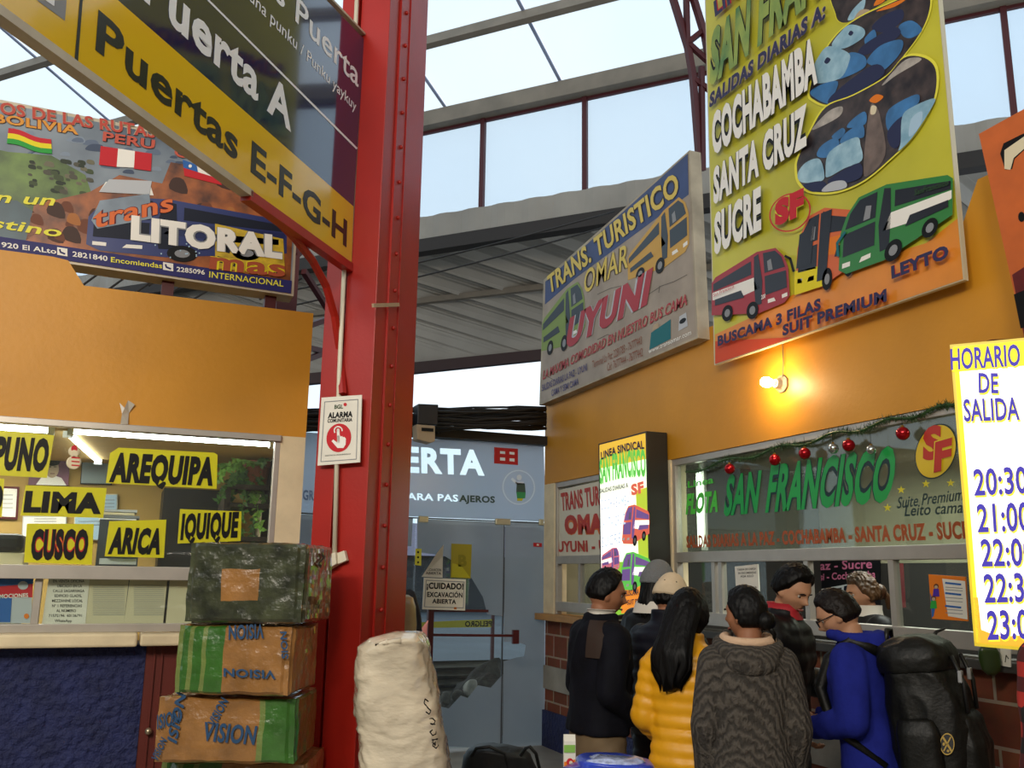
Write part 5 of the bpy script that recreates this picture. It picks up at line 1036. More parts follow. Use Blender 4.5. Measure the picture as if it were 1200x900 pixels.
# ---- above the doors: camera box, cables
sc_ = thing('security_camera', 'dark bracketed security camera with a beige housing above the glass doors', 'camera', doorp((500, 517), .45))
q = Sheet((0, YD - .52, 0), (0, -1, 0)); m = MB(); slab(m, q, [(489, 497), (513, 498), (514, 474), (490, 473)], .15, mat('camera_black', '#15161a', rough=.4)); m.build('bracket', sc_, bevel=.008)
m = MB(); slab(m, q, [(489, 515), (505, 519), (510, 517), (510, 499), (488, 497)], .14, MK['tan'], .02); m.build('housing', sc_, bevel=.008); m = MB(); paint(m, q, [(494, 505), (508, 506), (508, 502), (494, 501)], MK['ink'], 20); m.build('label_strip', sc_)
m = MB(); m.bar(q((508, 486), -.1), doorp((512, 508), .05), .04, black); m.build('arm', sc_)
cab = mat('cable_black', '#17130f', rough=.6, var=.4, vs=20)
for i in range(26):
    y0 = 480 + (i % 9) * 2.9; ph = random.random() * 6; off = .14 + (i // 9) * .1
    pts = [doorp((300 + j * 17, y0 + (1.6 * math.sin(j * .6 + ph) + random.uniform(-.9, .9)) - (300 + j * 17 - 480) * .012), off) for j in range(21)]
    pts = [p if p.x < XR - .03 else V((XR - .03, p.y, p.z)) for p in pts]
    m = MB(); m.tube(pts, random.choice((.008, .012, .018)), cab, 6); m.build('cable', smooth=True, label='black cable in the tangled run above the glass doors', cat='cable', group='cables above the glass doors')
# ---- truss members at the upper right, posts behind the left billboard
tr = thing('roof_truss', 'dark red lattice truss at the top right behind the lime poster', 'truss', P(820, 130, 9.5)); tz = 9.5
TP = lambda x, y: P(x, y, tz)
for nm, pts in (('chord', [(780, -30), (806, 55), (812, 90), (819, 180)]), ('chord', [(804, -30), (826, 42), (842, 130), (848, 190)])):
    m = MB()
    for p, q_ in zip(pts[:-1], pts[1:]): m.bar(TP(*p), TP(*q_), .06, darkred)
    m.build(nm, tr)
for p, q_ in (((804, -10), (805.5, 50)), ((808, 52), (832, 74)), ((822, 78), (823.5, 200)), ((806, 50), (824, 36)), ((812, 92), (838, 110))): m = MB(); m.bar(TP(*p), TP(*q_), .05, darkred); m.build('brace', tr)
pz = 8.4; po = thing('steel_post', 'dark red roof post standing behind the right end of the left billboard', 'post', V((P(336, 330, pz).x, P(336, 330, pz).y, 0)))
m = MB(); c = P(336, 330, pz); m.box((c.x - .09, c.y - .09, 0), (c.x + .09, c.y + .09, P(336, 250, pz).z), darkred); m.build('post_shaft', po)
for a, b in (((356, 318), (384, 362)), ((352, 385), (384, 374)), ((350, 405), (384, 413)), ((352, 424), (384, 412)), ((346, 300), (384, 268))): m = MB(); m.bar(P(*a, pz), P(*b, pz + .6), .05, darkred); m.build('brace', po)
m = MB()
for i in range(9): m.tube([P(96 + i * 26, 335 + (i % 3) * 8, 9.4), P(130 + i * 28, 310 + (i * 7 % 20), 9.4)], .012, dk, 5)
m.build('roof_struts', label='thin dark roof struts showing between the left billboard and the ochre wall', cat='struts', kind='stuff')
# ---- outside the doors
og = mat('outside_wall', '#26272a', rough=.8, var=.2, vs=1)
t = thing('roadside_building', 'low grey building with a purple roof across the wet road outside', 'building', (2, 40, 0)); q = Sheet((0, 40, 0), (0, -1, 0))
m = MB(); a, b = q((380, 712)), q((640, 720)); zz = q((520, 652)).z; m.box((a.x, 40, -.1), (b.x, 46, zz), og); m.build('wall', t); m = MB(); m.prism([V((a.x - 1, 39.5, zz)), V((a.x - 1, 43, zz + 1.6)), V((a.x - 1, 46.5, zz))], (b.x - a.x + 2, 0, 0), mat('purple_roof', '#6a6478', rough=.7)); m.build('roof', t)
cs2 = MB(); crm = mat('corrugated_board', '#5d564a', rough=.7, var=.3, vs=6); yy = 11.1; q = Sheet((0, yy, 0), (0, -1, 0)); a, b = q((496, 820)), q((592, 770)); rows = []
for i in range(33): z = (b.z + .02) * (1 - i / 32); rows.append(z)
vs = [];
for i, z in enumerate(rows): d = .05 * math.sin(i * 1.2); vs += [(a.x - .6, yy + d, z - .05), (b.x + .5, yy + d, z - .05)]
cs2.add(vs, [[2 * i, 2 * i + 1, 2 * i + 3, 2 * i + 2] for i in range(32)], crm); cs2.build('corrugated_sheet', label='corrugated sheet standing outside behind the clear part of the door glass', cat='sheet')
stone = mat('rubble_stone', '#6a6259', rough=.9, var=.4, vs=9); st2 = mat('rubble_pale', '#a39a8c', rough=.9, var=.3, vs=12)
q = Sheet((0, 9.6, 0), (0, -1, 0))
for i, (x, y, r) in enumerate(((522, 818, 7), (536, 815, 6), (552, 808, 9), (566, 813, 6), (545, 818, 4), (518, 828, 5))):
    c = q((x, y)); rr = r / FOC * 10; m = MB(); m.ell(c, (rr, rr * .8, rr), st2 if i in (2, 3) else stone, 14, 9); m.v = [p + noise.noise_vector(p * 9 + V((i, 0, 0))) * rr * .5 for p in m.v]
    m.build('rubble_stone', label=['dark stone left of the pale one outside the doors', 'small grey stone between two bigger ones outside the doors', 'largest pale stone of the rubble outside the doors', 'pale stone right of the largest one outside the doors', 'smallest stone low in the rubble outside the doors', 'low stone at the left end of the rubble outside the doors'][i], cat='stone', group='rubble outside the glass doors')
m = MB(); yy = 10.4; q = Sheet((0, yy, 0), (0, -1, 0)); soil = mat('earth_heap', '#3a342c', rough=.9, var=.5, vs=14, bump=.8, bs=20)
c = q((578, 812)); rings = []
for i in range(13):
    t = i / 12; r = .62 * (1 - t ** 1.6) + .02; ring = []
    for k in range(30):
        p = V((c.x + r * 1.1 * math.cos(.20944 * k), yy + r * .8 * math.sin(.20944 * k), -.05 + t * (q((578, 774)).z + .05))); ring.append(p + noise.noise_vector(p * 7) * .07)
    rings.append(ring)
m.loft(rings, soil); m.build('earth_heap', label='dark heap of excavated earth outside beside the corrugated sheet', cat='heap')
m = MB()
for i in range(7):
    x = q((506 + i * 11, 838)).x; rr = .2 + .05 * math.sin(i * 2); m.ell((x, 9.6, 0.0), (rr, .2, q((506 + i * 11, 832 - i * 3)).z + .03), soil, 12, 8)
m.build('earth_ridge', label='low ridge of earth carrying the rubble stones outside the doors', cat='earth ridge', kind='stuff')
for x, y in ((540, 800),): pass
ysp = Sheet((0, 11.6, 0), (0, -1, 0)); t = thing('warning_tape', 'yellow warning tape with mirrored Peligro stretched outside the doors', 'tape', ysp((540, 735))); m = MB(); slab(m, ysp, [(478, 736), (576, 735), (578, 725.5), (540, 727), (478, 730)], .002, mat('tape_yellow', '#b8a82a', rough=.4)); m.build('strip', t)
for px in (479, 578): a = ysp((px, 727)); m = MB(); m.box((a.x - .02, 11.6, -.1), (a.x + .02, 11.64, a.z + .1), darkred); m.build('stake', t)
f = MB(); write(f, ysp, 'PELIGRO', (576, 734), (545, 734.5), (576, 727.5), ink, lay=1, bold=.03); f.build('lettering', t)

# small things by the right counter, loose wires, tape on the left fascia
gb = thing('green_bag', 'dark green plastic bag hanging below the counter ledge under the timetable', 'bag', right((1160, 792), .16))
m = MB(); blob(lerp_rows([(757, 1150, 1166), (764, 1148, 1172), (775, 1149, 1174), (785, 1152, 1172), (791, 1158, 1166)], 4), (right((1160, 770), .16) - EYE).dot(FW), mat('green_plastic', '#2c3d18', rough=.35, coat=.3), m, .05, 24, .006); m.build('bag_body', gb, smooth=True)
m = MB(); m.tube([right((1156, 762), .16), right((1158, 752), .12), right((1162, 762), .16)], .005, MK['dgreen'], 6); m.build('handle', gb)
m = MB(); s_ = Sheet((XR - .10, 0, 0), (-1, 0, 0)); slab(m, s_, [(1173, 780), (1184, 782), (1184, 758), (1172, 757)], .006, paper); stroke(m, s_, [(1178, 776), (1179, 768), (1182, 772)], 1, MK['ink'], 1); m.build('paper_tag', label='pale paper tag hanging from the counter ledge beside the green bag', cat='tag')
for i, (y0, y1) in enumerate(((313, 268), (331, 283))):
    m = MB(); m.tube([P(330 + (720 - 330) * k / 12, y0 + 30 + (y1 - y0 - 50) * k / 12 + 4 * math.sin(k * .26), 11.2) for k in range(13)], .012, cab, 5); m.build('overhead_wire', smooth=True, label=['upper', 'lower'][i] + ' thin wire crossing below the grey canopy roof', cat='wire')
m = MB(); tp = mat('clear_tape', '#b9b0a0', rough=.2, coat=.6); lw = Sheet((0, YL, 0), (0, -1, 0)); pts = [(141, 497), (150, 497), (151, 484), (158, 474), (150, 469), (146, 478), (140, 472), (143, 485)]
m.face([lw(p, .004 + .012 * (i % 2)) for i, p in enumerate(pts)], tp); m.build('tape_scrap', label='crumpled scrap of clear tape above the left window frame', cat='tape')

# ================================================================ PEOPLE
skin_m = mat('skin', '#96664a', rough=.5, var=.06, vs=20, spec=.35); skin_p = mat('skin_pale', '#b08264', rough=.5, var=.05, vs=20, spec=.35); lipm = mat('lip', '#7d453c', rough=.45)
hair_m = mat('black_hair', '#080707', spec=.18, rough=.5, var=.4, vs=40, bump=.5, bs=60, stretch=(1, 1, .12)); hair_b = mat('brown_hair', '#5a4028', rough=.4, var=.5, vs=30, bump=.5, bs=60, stretch=(1, 1, .2)); hair_d = mat('dark_brown_hair', '#140d0a', spec=.2, rough=.5, var=.4, vs=40, bump=.5, bs=70)
eyew = mat('eye_white', '#9c948a', rough=.2); iris = mat('iris', '#1c120c', rough=.1)
def smooth(x, a, b): t = max(0, min(1, (x - a) / (b - a))); return t * t * (3 - 2 * t)
def remesh(mb, name, parent, voxel=.009, sm=4, fold=0, ffreq=(9, 9, 4), sub=None):
    me = bpy.data.meshes.new('tmp'); me.from_pydata(mb.v, [], mb.f); o = bpy.data.objects.new('tmp', me); COL.objects.link(o)
    r = o.modifiers.new('r', 'REMESH'); r.mode = 'VOXEL'; r.voxel_size = voxel
    if sm: s = o.modifiers.new('s', 'SMOOTH'); s.iterations = sm; s.factor = .5
    dg = bpy.context.evaluated_depsgraph_get(); out = bpy.data.meshes.new_from_object(o.evaluated_get(dg)); bpy.data.objects.remove(o)
    off = root_of(parent).location
    if fold:
        ns = [v.normal.copy() for v in out.vertices]
        for v, n in zip(out.vertices, ns):
            p = v.co; q = V((p.x * ffreq[0], p.y * ffreq[1], p.z * ffreq[2])); q += noise.noise_vector(q * .6) * .8
            a = noise.noise(q); v.co = p + n * (fold * (1 - abs(a) * 2.2) + fold * .5 * noise.noise(q * 2.3))
    for v in out.vertices: v.co -= off
    out.materials.clear(); out.materials.append(mb.ms[0])
    for p in out.polygons: p.material_index = 0; p.use_smooth = True
    out.name = name; ob = bpy.data.objects.new(name, out); COL.objects.link(ob); ob.parent = parent
    return ob
class Person:
    def __init__(s, label, px, z, heading, top, lean=0, head=(0, 0), skin=None, headscale=1, leanpivot=.92, wide=1):
        s.wide = wide
        g = P(px, 670, z); s.g = V((g.x, g.y, 0)); s.h = P(px, top, z).z; s.k = s.h / 1.70
        a = math.radians(heading); s.r = V((math.cos(a), -math.sin(a), 0)); s.f = V((math.sin(a), math.cos(a), 0))
        s.lean = math.radians(lean); s.lp = leanpivot; s.hp, s.hy = math.radians(head[0]), math.radians(head[1]); s.hs = headscale
        s.root = thing('person', label, 'person', s.g); s.skin = skin or skin_m
    def w(s, p):                                                  # figure space (1.70 m tall, +y ahead, +x its right) to world
        p = V(p) * s.k; return s.g + s.r * p.x + s.f * p.y + V((0, 0, p.z))
    def b(s, p):                                                  # bent at the hips
        p = V(p)
        if s.lean and p.z > s.lp - .15:
            t = s.lean * smooth(p.z, s.lp - .15, s.lp + .25); y, z = p.y, p.z - s.lp
            p = V((p.x, y * math.cos(t) + z * math.sin(t), s.lp + z * math.cos(t) - y * math.sin(t)))
        return p
    def B(s, p): return s.w(s.b(p))
    def hd(s, p):                                                 # head space, origin at the head's middle
        p = V(p) * s.hs; p.z += .11
        c, n = math.cos(-s.hp), math.sin(-s.hp); p = V((p.x, p.y * c - p.z * n, p.y * n + p.z * c))
        c, n = math.cos(-s.hy), math.sin(-s.hy); p = V((p.x * c - p.y * n, p.x * n + p.y * c, p.z))
        if s.lean:
            c, n = math.cos(s.lean * .7), math.sin(s.lean * .7); p = V((p.x, p.y * c + p.z * n, p.z * c - p.y * n))
        return s.w(s.b((0, .015, 1.475)) + p)
    def headpt(s, d, grow=0, face=True):
        x, y, z = d; jaw = smooth(-z, .1, 1)
        p = V((x * .077 * (1 - .22 * jaw), y * (.097 if y < 0 else .092 - .004 * jaw), z * .118))
        if z < -.2 and y < 0: p.y *= 1 - .35 * smooth(-z, .2, 1)
        if face and y > .2:
            e = lambda cx, cz, sx, sz: math.exp(-((p.x - cx) / sx) ** 2 - ((p.z - cz) / sz) ** 2)
            p.y += .027 * e(0, -.026, .012, .014) + .014 * e(0, -.006, .009, .022) + .008 * e(0, .028, .05, .012) + .010 * e(0, -.064, .022, .012) + .011 * e(0, -.102, .024, .018)
            p.y -= .013 * e(.031, .002, .017, .012) + .013 * e(-.031, .002, .017, .012) + .004 * e(0, -.066, .018, .0025); p.x += .004 * (e(.05, -.03, .02, .02) - e(-.05, -.03, .02, .02))
        return p * (1 + grow)
    def sphere(s, mb, m, fn, n=72, k=48):
        rings = []
        for i in range(1, k):
            t = math.pi * i / k; rings.append([fn((math.sin(t) * math.sin(6.28318 * j / n), math.sin(t) * math.cos(6.28318 * j / n), -math.cos(t))) for j in range(n)])
        mb.loft(rings, m)
    def ring(s, c, hw, hd_, n=36, e=.8, tf=None):
        tf = tf or s.B; out = []
        for k in range(n):
            t = 6.28318 * k / n; a, b = math.cos(t), math.sin(t)
            out.append(tf(V((c[0] + hw * abs(a) ** e * (1 if a > 0 else -1), c[1] + hd_ * abs(b) ** e * (1 if b > 0 else -1), c[2]))))
        return out
    TORSO = [(.80, .150, .105, 0), (.90, .165, .118, -.005), (1.0, .152, .108, .0), (1.12, .152, .108, .005), (1.24, .172, .118, .005), (1.32, .180, .112, 0), (1.38, .170, .098, -.005), (1.42, .118, .078, -.008), (1.45, .068, .064, -.005), (1.50, .055, .058, .0), (1.54, .054, .058, .008)]
    def prof(s, z, T=None):
        T = T or s.TORSO
        for a, b in zip(T[:-1], T[1:]):
            if z <= b[0]: t = max(0, (z - a[0]) / (b[0] - a[0])); q = [a[i] + (b[i] - a[i]) * t for i in (1, 2, 3)]; q[0] *= s.wide if z < 1.43 else 1; return q
        return list(T[-1][1:])
    def torso(s, mb, m, z0, z1, bulk=0, puff=0, per=.075, step=.012, flare=0, zs=None, squash=None):
        rings = []; n = int((z1 - z0) / step); 
        for i in range(n + 1):
            z = z0 + (z1 - z0) * i / n; hw, hd_, y = s.prof(z); g = bulk + puff * (abs(math.sin(math.pi * z / per)) ** .55 - .5) + flare * max(0, 1.0 - z)
            if z > 1.38: g *= 1 - .5 * smooth(z, 1.38, 1.46)
            rings.append(s.ring((0, y, z), hw + g, hd_ + g * .9))
        mb.loft(rings, m)
    def limb(s, mb, m, pts, R, puff=0, per=.07, n=20, tf=None, seg=10):
        tf = tf or s.B; P_, rr = [], []; L = 0
        for i in range(len(pts) - 1):
            a, b = V(pts[i]), V(pts[i + 1]); d = (b - a).length
            for q in range(seg):
                t = q / seg; P_.append(tf(a.lerp(b, t))); rr.append((R[i] + (R[i + 1] - R[i]) * t + puff * (abs(math.sin(math.pi * (L + d * t) / per)) ** .55 - .5)) * s.k)
            L += d
        P_.append(tf(V(pts[-1]))); rr.append(R[-1] * s.k)
        mb.tube(P_, rr, m, n)
        for q, r in ((P_[0], rr[0]), (P_[seg], rr[seg])): mb.ell(q, (r, r, r), m, 14, 9)
    def hand(s, mb, wrist, dirn, thumb, curl=.5):                # wrist, forearm direction and thumb side, in figure space
        w_, d, t = V(wrist), V(dirn).normalized(), V(thumb); t = (t - d * t.dot(d)).normalized(); nrm = d.cross(t)
        bend = nrm if curl >= 0 else -nrm; curl = abs(curl); k = s.k
        pal = [(-.012, .026, .020), (.02, .032, .017), (.055, .040, .015), (.085, .040, .013)]
        mb.loft([[s.w(w_ + d * a + t * (b * math.cos(6.28318 * j / 14)) + nrm * (c * math.sin(6.28318 * j / 14))) for j in range(14)] for a, b, c in pal], s.skin)
        for i, (off, L) in enumerate(((.030, .072), (.010, .080), (-.010, .075), (-.029, .058))):
            p = w_ + d * .078 + t * off; a = curl * .5; pts = [p]
            for seg, fr in enumerate((.45, .3, .25)):
                p = p + (d * math.cos(a) + bend * math.sin(a)) * (L * fr); pts.append(p); a += curl * (1.0 if seg == 0 else .8)
            mb.tube([s.w(q) for q in pts], [x * k for x in (.0098, .0092, .0085, .0068)], s.skin, 8)
        p = w_ + d * .025 + t * .028; pts = [p, p + (d * .75 + t * .65) * .035, p + (d * .75 + t * .65) * .035 + (d * .95 + t * .1 + bend * .3) * .032, p + (d * .75 + t * .65) * .035 + (d * .95 + t * .05 + bend * .5) * .055]
        mb.tube([s.w(q) for q in pts], [x * k for x in (.013, .012, .0105, .008)], s.skin, 8)
    def body(s, arms, hands=(.5, .5), thumbs=((-1, .3, 0), (1, .3, 0))):
        mb = MB(); s.arms = arms
        s.sphere(mb, s.skin, lambda d: s.hd(s.headpt(d)))
        for sx in (-1, 1):
            mb.ell(s.hd((sx * .077, -.008, -.012)), (.012 * s.k, .02 * s.k, .032 * s.k), s.skin, 12, 8, Matrix((s.r, s.f, V((0, 0, 1)))).transposed())
        a, b = s.b((0, -.004, 1.40)), s.hd((0, -.018, -.07)); mb.tube([s.w(a), (s.w(a) + b) / 2, b], [.062 * s.k, .055 * s.k, .055 * s.k], s.skin, 18)
        s.torso(mb, s.skin, .82, 1.44, 0)
        for i, (sx, (el, wr)) in enumerate(zip((-1, 1), arms)):
            sh = s.b((sx * .165 * s.wide, -.005, 1.365)); el, wr = V(el), V(wr)
            s.limb(mb, s.skin, [sh, el, wr], [.056, .043, .029], tf=s.w); s.hand(mb, wr, wr - el, thumbs[i], hands[i])
        for sx in (-1, 1): s.limb(mb, s.skin, [(sx * .085, 0, .88), (sx * .095, .01, .48), (sx * .1, -.01, .09)], [.088, .056, .038], tf=s.w)
        s.bodyob = remesh(mb, 'body', s.root, .0065, 2)
        for sx in (-1, 1):
            e = MB(); c = s.hd((sx * .031, .0675, .002)); r = .0115 * s.k * s.hs; e.ell(c, (r, r, r), eyew, 14, 10); o = e.build('eye', s.root, smooth=True)
            e = MB(); c2 = s.hd((sx * .031, .0755, .000)); r *= .48; e.ell(c2, (r, r, r), iris, 10, 8); e.build('iris', o, smooth=True)
            e = MB(); e.tube([s.hd((sx * x, y, z)) for x, y, z in ((.014, .094, .019), (.03, .093, .024), (.046, .082, .018))], [.002, .0035, .002], hair_m, 6); e.build('eyebrow', s.root, smooth=True)
        e = MB(); e.tube([s.hd((x, y, -.066)) for x, y in ((-.022, .080), (-.008, .0915), (0, .0925), (.008, .0915), (.022, .080))], [.002, .0055, .0058, .0055, .002], lipm, 8); e.build('lips', s.root, smooth=True)
    def hair(s, m, thick=.018, back=-.55, side=.05, front=.55, extra=None, rough=.006, name='hair', soft=.34):
        def fn(d):
            x, y, z = d
            z0 = back if y < -.25 else (back + (side - back) * smooth(y, -.25, .25) if y < .25 else side + (front - side) * smooth(y, .25, .62))
            k = smooth(z - z0, -.06, soft); p = s.headpt(d, 0, False); n = V((x, y, z * .8)).normalized()
            p = p + n * (thick * k - .010 * (1 - k)) + n * k * noise.noise(V((x * 9, y * 9, z * 5)) + s.g) * rough + n * k * noise.noise(V((x * 30, y * 30, z * 8))) * rough * .6
            return s.hd(p)
        mb = MB(); s.sphere(mb, m, fn, 90, 60)
        if extra: extra(mb, m)
        return mb.build(name, s.root, smooth=True)
    def jacket(s, m, hem=.78, bulk=.028, puff=0, per=.075, arm=.02, collar=0, fold=.004, voxel=.010, flare=0, cuff=.5, name='jacket', sm=3):
        mb = MB(); s.torso(mb, m, hem, 1.455, bulk, puff, per, flare=flare)
        for sx, (el, wr) in zip((-1, 1), s.arms):
            sh = s.b((sx * .156 * s.wide, -.005, 1.36)); el, wr = V(el), V(wr); w2 = el + (wr - el) * .97
            s.limb(mb, m, [sh, el, w2], [.072 + arm, .056 + arm, .040 + arm * .9], puff, per, tf=s.w, seg=16)
        if collar: mb.loft([s.ring((0, .0, z), .068 + c, .070 + c) for z, c in ((1.40, .03), (1.44, .018), (1.47, .012), (1.47 + collar, .014))], m)
        return remesh(mb, name, s.root, voxel, sm, fold)
    def trousers(s, m, top=.92, name='trousers'):
        mb = MB(); mb.loft([s.ring((0, -.003, z), w_, d_, tf=s.w) for z, w_, d_ in ((.74, .165, .115), (.82, .172, .122), (.9, .17, .122), (top, .165, .115))], m)
        for sx in (-1, 1): s.limb(mb, m, [(sx * .088, 0, .80), (sx * .096, .012, .48), (sx * .1, -.008, .06)], [.100, .076, .068], tf=s.w)
        remesh(mb, name, s.root, .012, 2, .006, (6, 6, 10))
        for sx in (-1, 1):
            mb = MB(); mb.loft([s.ring((sx * .1, .03 + y, z), w_, l_, tf=s.w) for z, w_, l_, y in ((.0, .046, .135, .01), (.02, .05, .14, .01), (.05, .046, .12, 0), (.08, .042, .075, -.03), (.11, .042, .05, -.04))], black); mb.build('shoe', s.root, smooth=True)

HANGL = ((-.205, -.03, 1.09), (-.19, .09, .86)); HANGR = ((.205, -.03, 1.09), (.19, .09, .86))
navy = mat('navy_wool', '#0c0d15', spec=.15, rough=.8, var=.3, vs=12, bump=.2, bs=60); suede = mat('brown_suede', '#2c1c12', rough=.8); khaki = mat('khaki_cotton', '#6b5940', rough=.8, var=.15, vs=8); denim = mat('dark_denim', '#171a26', rough=.8, var=.2, vs=10)
yelp = mat('yellow_nylon', '#d99a12', rough=.42, var=.08, vs=6, spec=.4); blackp = mat('black_nylon_coat', '#08080a', spec=.3, rough=.5, var=.3, vs=8); navyp = mat('navy_nylon', '#0a0d1a', spec=.3, rough=.5, var=.3, vs=8)
hoodie = mat('blue_fleece', '#1e2678', spec=.1, rough=.9, var=.15, vs=14, bump=.15, bs=120); redc = mat('red_cotton', '#9c1420', rough=.7); whitec = mat('white_cotton', '#d6d0c4', rough=.7)
def cablemat():
    m = bpy.data.materials.new('grey_cable_knit'); m.use_nodes = True; n = m.node_tree.nodes; L = m.node_tree.links; b = n['Principled BSDF']; b.inputs['Roughness'].default_value = .95
    t = n.new('ShaderNodeTexCoord'); wv = n.new('ShaderNodeTexWave'); wv.inputs['Scale'].default_value = 20; wv.inputs['Distortion'].default_value = 6; wv.inputs['Detail'].default_value = 3; wv.inputs['Detail Scale'].default_value = 1.6; wv.bands_direction = 'DIAGONAL'
    no = n.new('ShaderNodeTexNoise'); no.inputs['Scale'].default_value = 70; r = n.new('ShaderNodeValToRGB'); r.color_ramp.elements[0].color = lin('#221f1c'); r.color_ramp.elements[1].color = lin('#4d4740')
    mp = n.new('ShaderNodeMapping'); mp.inputs['Scale'].default_value = (1, 1, .55); L.new(t.outputs['Object'], mp.inputs['Vector']); L.new(mp.outputs['Vector'], wv.inputs['Vector']); L.new(t.outputs['Object'], no.inputs['Vector'])
    a = n.new('ShaderNodeMath'); a.operation = 'MULTIPLY_ADD'; a.inputs[1].default_value = .5; L.new(no.outputs['Fac'], a.inputs[0]); L.new(wv.outputs['Fac'], a.inputs[2])
    r.color_ramp.elements[1].position = 1.4 if False else 1.0; L.new(a.outputs[0], r.inputs['Fac']); L.new(r.outputs['Color'], b.inputs['Base Color'])
    u = n.new('ShaderNodeBump'); u.inputs['Strength'].default_value = .8; u.inputs['Distance'].default_value = .012; L.new(a.outputs[0], u.inputs['Height']); L.new(u.outputs['Normal'], b.inputs['Normal']); return m
def plaidmat():
    m = bpy.data.materials.new('red_black_plaid'); m.use_nodes = True; n = m.node_tree.nodes; L = m.node_tree.links; b = n['Principled BSDF']; b.inputs['Roughness'].default_value = .85
    t = n.new('ShaderNodeTexCoord'); sx = n.new('ShaderNodeSeparateXYZ'); L.new(t.outputs['Object'], sx.inputs[0])
    def band(sock, f, ph):
        a = n.new('ShaderNodeMath'); a.operation = 'MULTIPLY_ADD'; a.inputs[1].default_value = f; a.inputs[2].default_value = ph; L.new(sock, a.inputs[0]); s_ = n.new('ShaderNodeMath'); s_.operation = 'SINE'; L.new(a.outputs[0], s_.inputs[0])
        g = n.new('ShaderNodeMath'); g.operation = 'GREATER_THAN'; g.inputs[1].default_value = 0; L.new(s_.outputs[0], g.inputs[0]); return g.outputs[0]
    ad = n.new('ShaderNodeMath'); ad.operation = 'ADD'; L.new(band(sx.outputs['Z'], 75, .6), ad.inputs[0]); L.new(band(sx.outputs['X'], 75, 0), ad.inputs[1])
    r = n.new('ShaderNodeValToRGB'); r.color_ramp.interpolation = 'CONSTANT'; e = r.color_ramp.elements; e[0].color = lin('#0d0b0d'); e[1].position = .4; e[1].color = lin('#4a0f10'); x = e.new(.8); x.color = lin('#a8261c')
    d = n.new('ShaderNodeMath'); d.operation = 'MULTIPLY'; d.inputs[1].default_value = .5; L.new(ad.outputs[0], d.inputs[0]); L.new(d.outputs[0], r.inputs['Fac']); L.new(r.outputs['Color'], b.inputs['Base Color']); return m
cable = cablemat(); plaid = plaidmat()

# man at the left of the queue, profile to the right
p = Person('man in dark navy jacket with brown shoulder patches and khaki trousers, first of the queue', 700, 4.7, 88, 669, 2, (10, 22))
p.body((((-.21, .0, 1.10), (-.14, .2, 1.02)), ((.215, -.05, 1.10), (.18, .13, .96))), hands=(.7, -.7))
p.hair(hair_m, .02, -.45, .06, .62, rough=.004); p.jacket(navy, .885, .026, 0, arm=.010, collar=.008, fold=.006)
m = MB(); m.loft([p.ring((0, .003, z), .062 + c, .064 + c) for z, c in ((1.44, .018), (1.475, .008), (1.502, .006), (1.498, .011))], whitec, False); m.build('shirt_collar', p.root, smooth=True)
def patch(pp, m_, sx, z0, z1, grow, name, w0=.6):                 # cloth panel lying on the jacket's shoulder
    mb = MB(); rows = []
    for i in range(9):
        z = z0 + (z1 - z0) * i / 8; hw, hd_, y = pp.prof(z); g = .030 * (1 if z < 1.38 else 1 - .5 * smooth(z, 1.38, 1.46)) + grow
        rows.append([pp.B((sx * (hw + g) * abs(math.cos(t)) ** .8, y + (hd_ + g * .9) * abs(math.sin(t)) ** .8 * (1 if math.sin(t) > 0 else -1), z)) for t in [(-1.2 + 1.5 * j / 8) for j in range(9)]])
    mb.add([q for r in rows for q in r], [[i * 9 + j, i * 9 + j + 1, i * 9 + j + 10, i * 9 + j + 9] for i in range(8) for j in range(8)], m_); mb.build(name, pp.root, smooth=True, label='brown suede shoulder patch')
patch(p, suede, 1, 1.26, 1.445, .010, 'shoulder_patch')
p.trousers(khaki)
# person with the grey beanie
p = Person('person in a grey beanie and dark hooded coat behind the man in the cream cap', 768, 5.6, 70, 664, 0, (5, 0))
p.body((HANGL, HANGR)); 
def lock(m_b, m_): pass
def longhair(pp, z0, w0, d0, yb, ends):
    def ex(mb, m):
        rings = []
        n = 14
        for i in range(n + 1):
            t = i / n; z = .06 + (z0 - .06) * t; wv = 1 + .06 * math.sin(9 * t + 1); w_ = (.085 + (w0 - .085) * math.sin(min(1, t * 1.4) * 1.57)) * wv * (1 - .5 * smooth(t, .75, 1)); d = .075 * (1 - t) + d0 * t; y = -.035 + (yb + .035) * min(1, t * 1.6)
            r = []
            for k in range(44):
                a = 6.28318 * k / 44; g = 1 + .035 * math.sin(a * 11 + t * 3) + .025 * math.sin(a * 19)
                q = V((math.cos(a) * w_ * g, y + math.sin(a) * d * g, z + t * t * .03 * math.sin(a * 7 + 1) + t * t * .02 * math.sin(a * 13))); r.append(pp.hd(q))
            rings.append(r)
        mb.loft(rings, m)
    return ex
p.hair(hair_m, .02, -.95, -.3, .6, longhair(p, -.20, .07, .04, -.09, 0)); p.jacket(blackp, .76, .032, 0, collar=.05, fold=.008); p.trousers(denim)
knit = mat('grey_knit', '#6f7274', rough=.95, bump=.6, bs=90, var=.1)
def capfn(pp, thick, z0, bump_=0):
    def fn(d):
        x, y, z = d; k = smooth(z - z0 - .12 * y, -.02, .05); q = pp.headpt(d, 0, False); n = V((x, y, z * .8)).normalized(); return pp.hd(q + n * (thick * k - .02 * (1 - k)) + V((0, 0, .012 * k * smooth(z, .6, 1))))
    return fn
m = MB(); p.sphere(m, knit, capfn(p, .032, .12)); m.build('beanie', p.root, smooth=True, label='grey knitted beanie')
m = MB(); m.loft([p.ring((0, -.02, z), .09 + c, .085 + c) for z, c in ((1.42, .035), (1.46, .025), (1.49, .012))], whitec, False); m.build('hood_edge', p.root, smooth=True, label='pale lining at the collar')
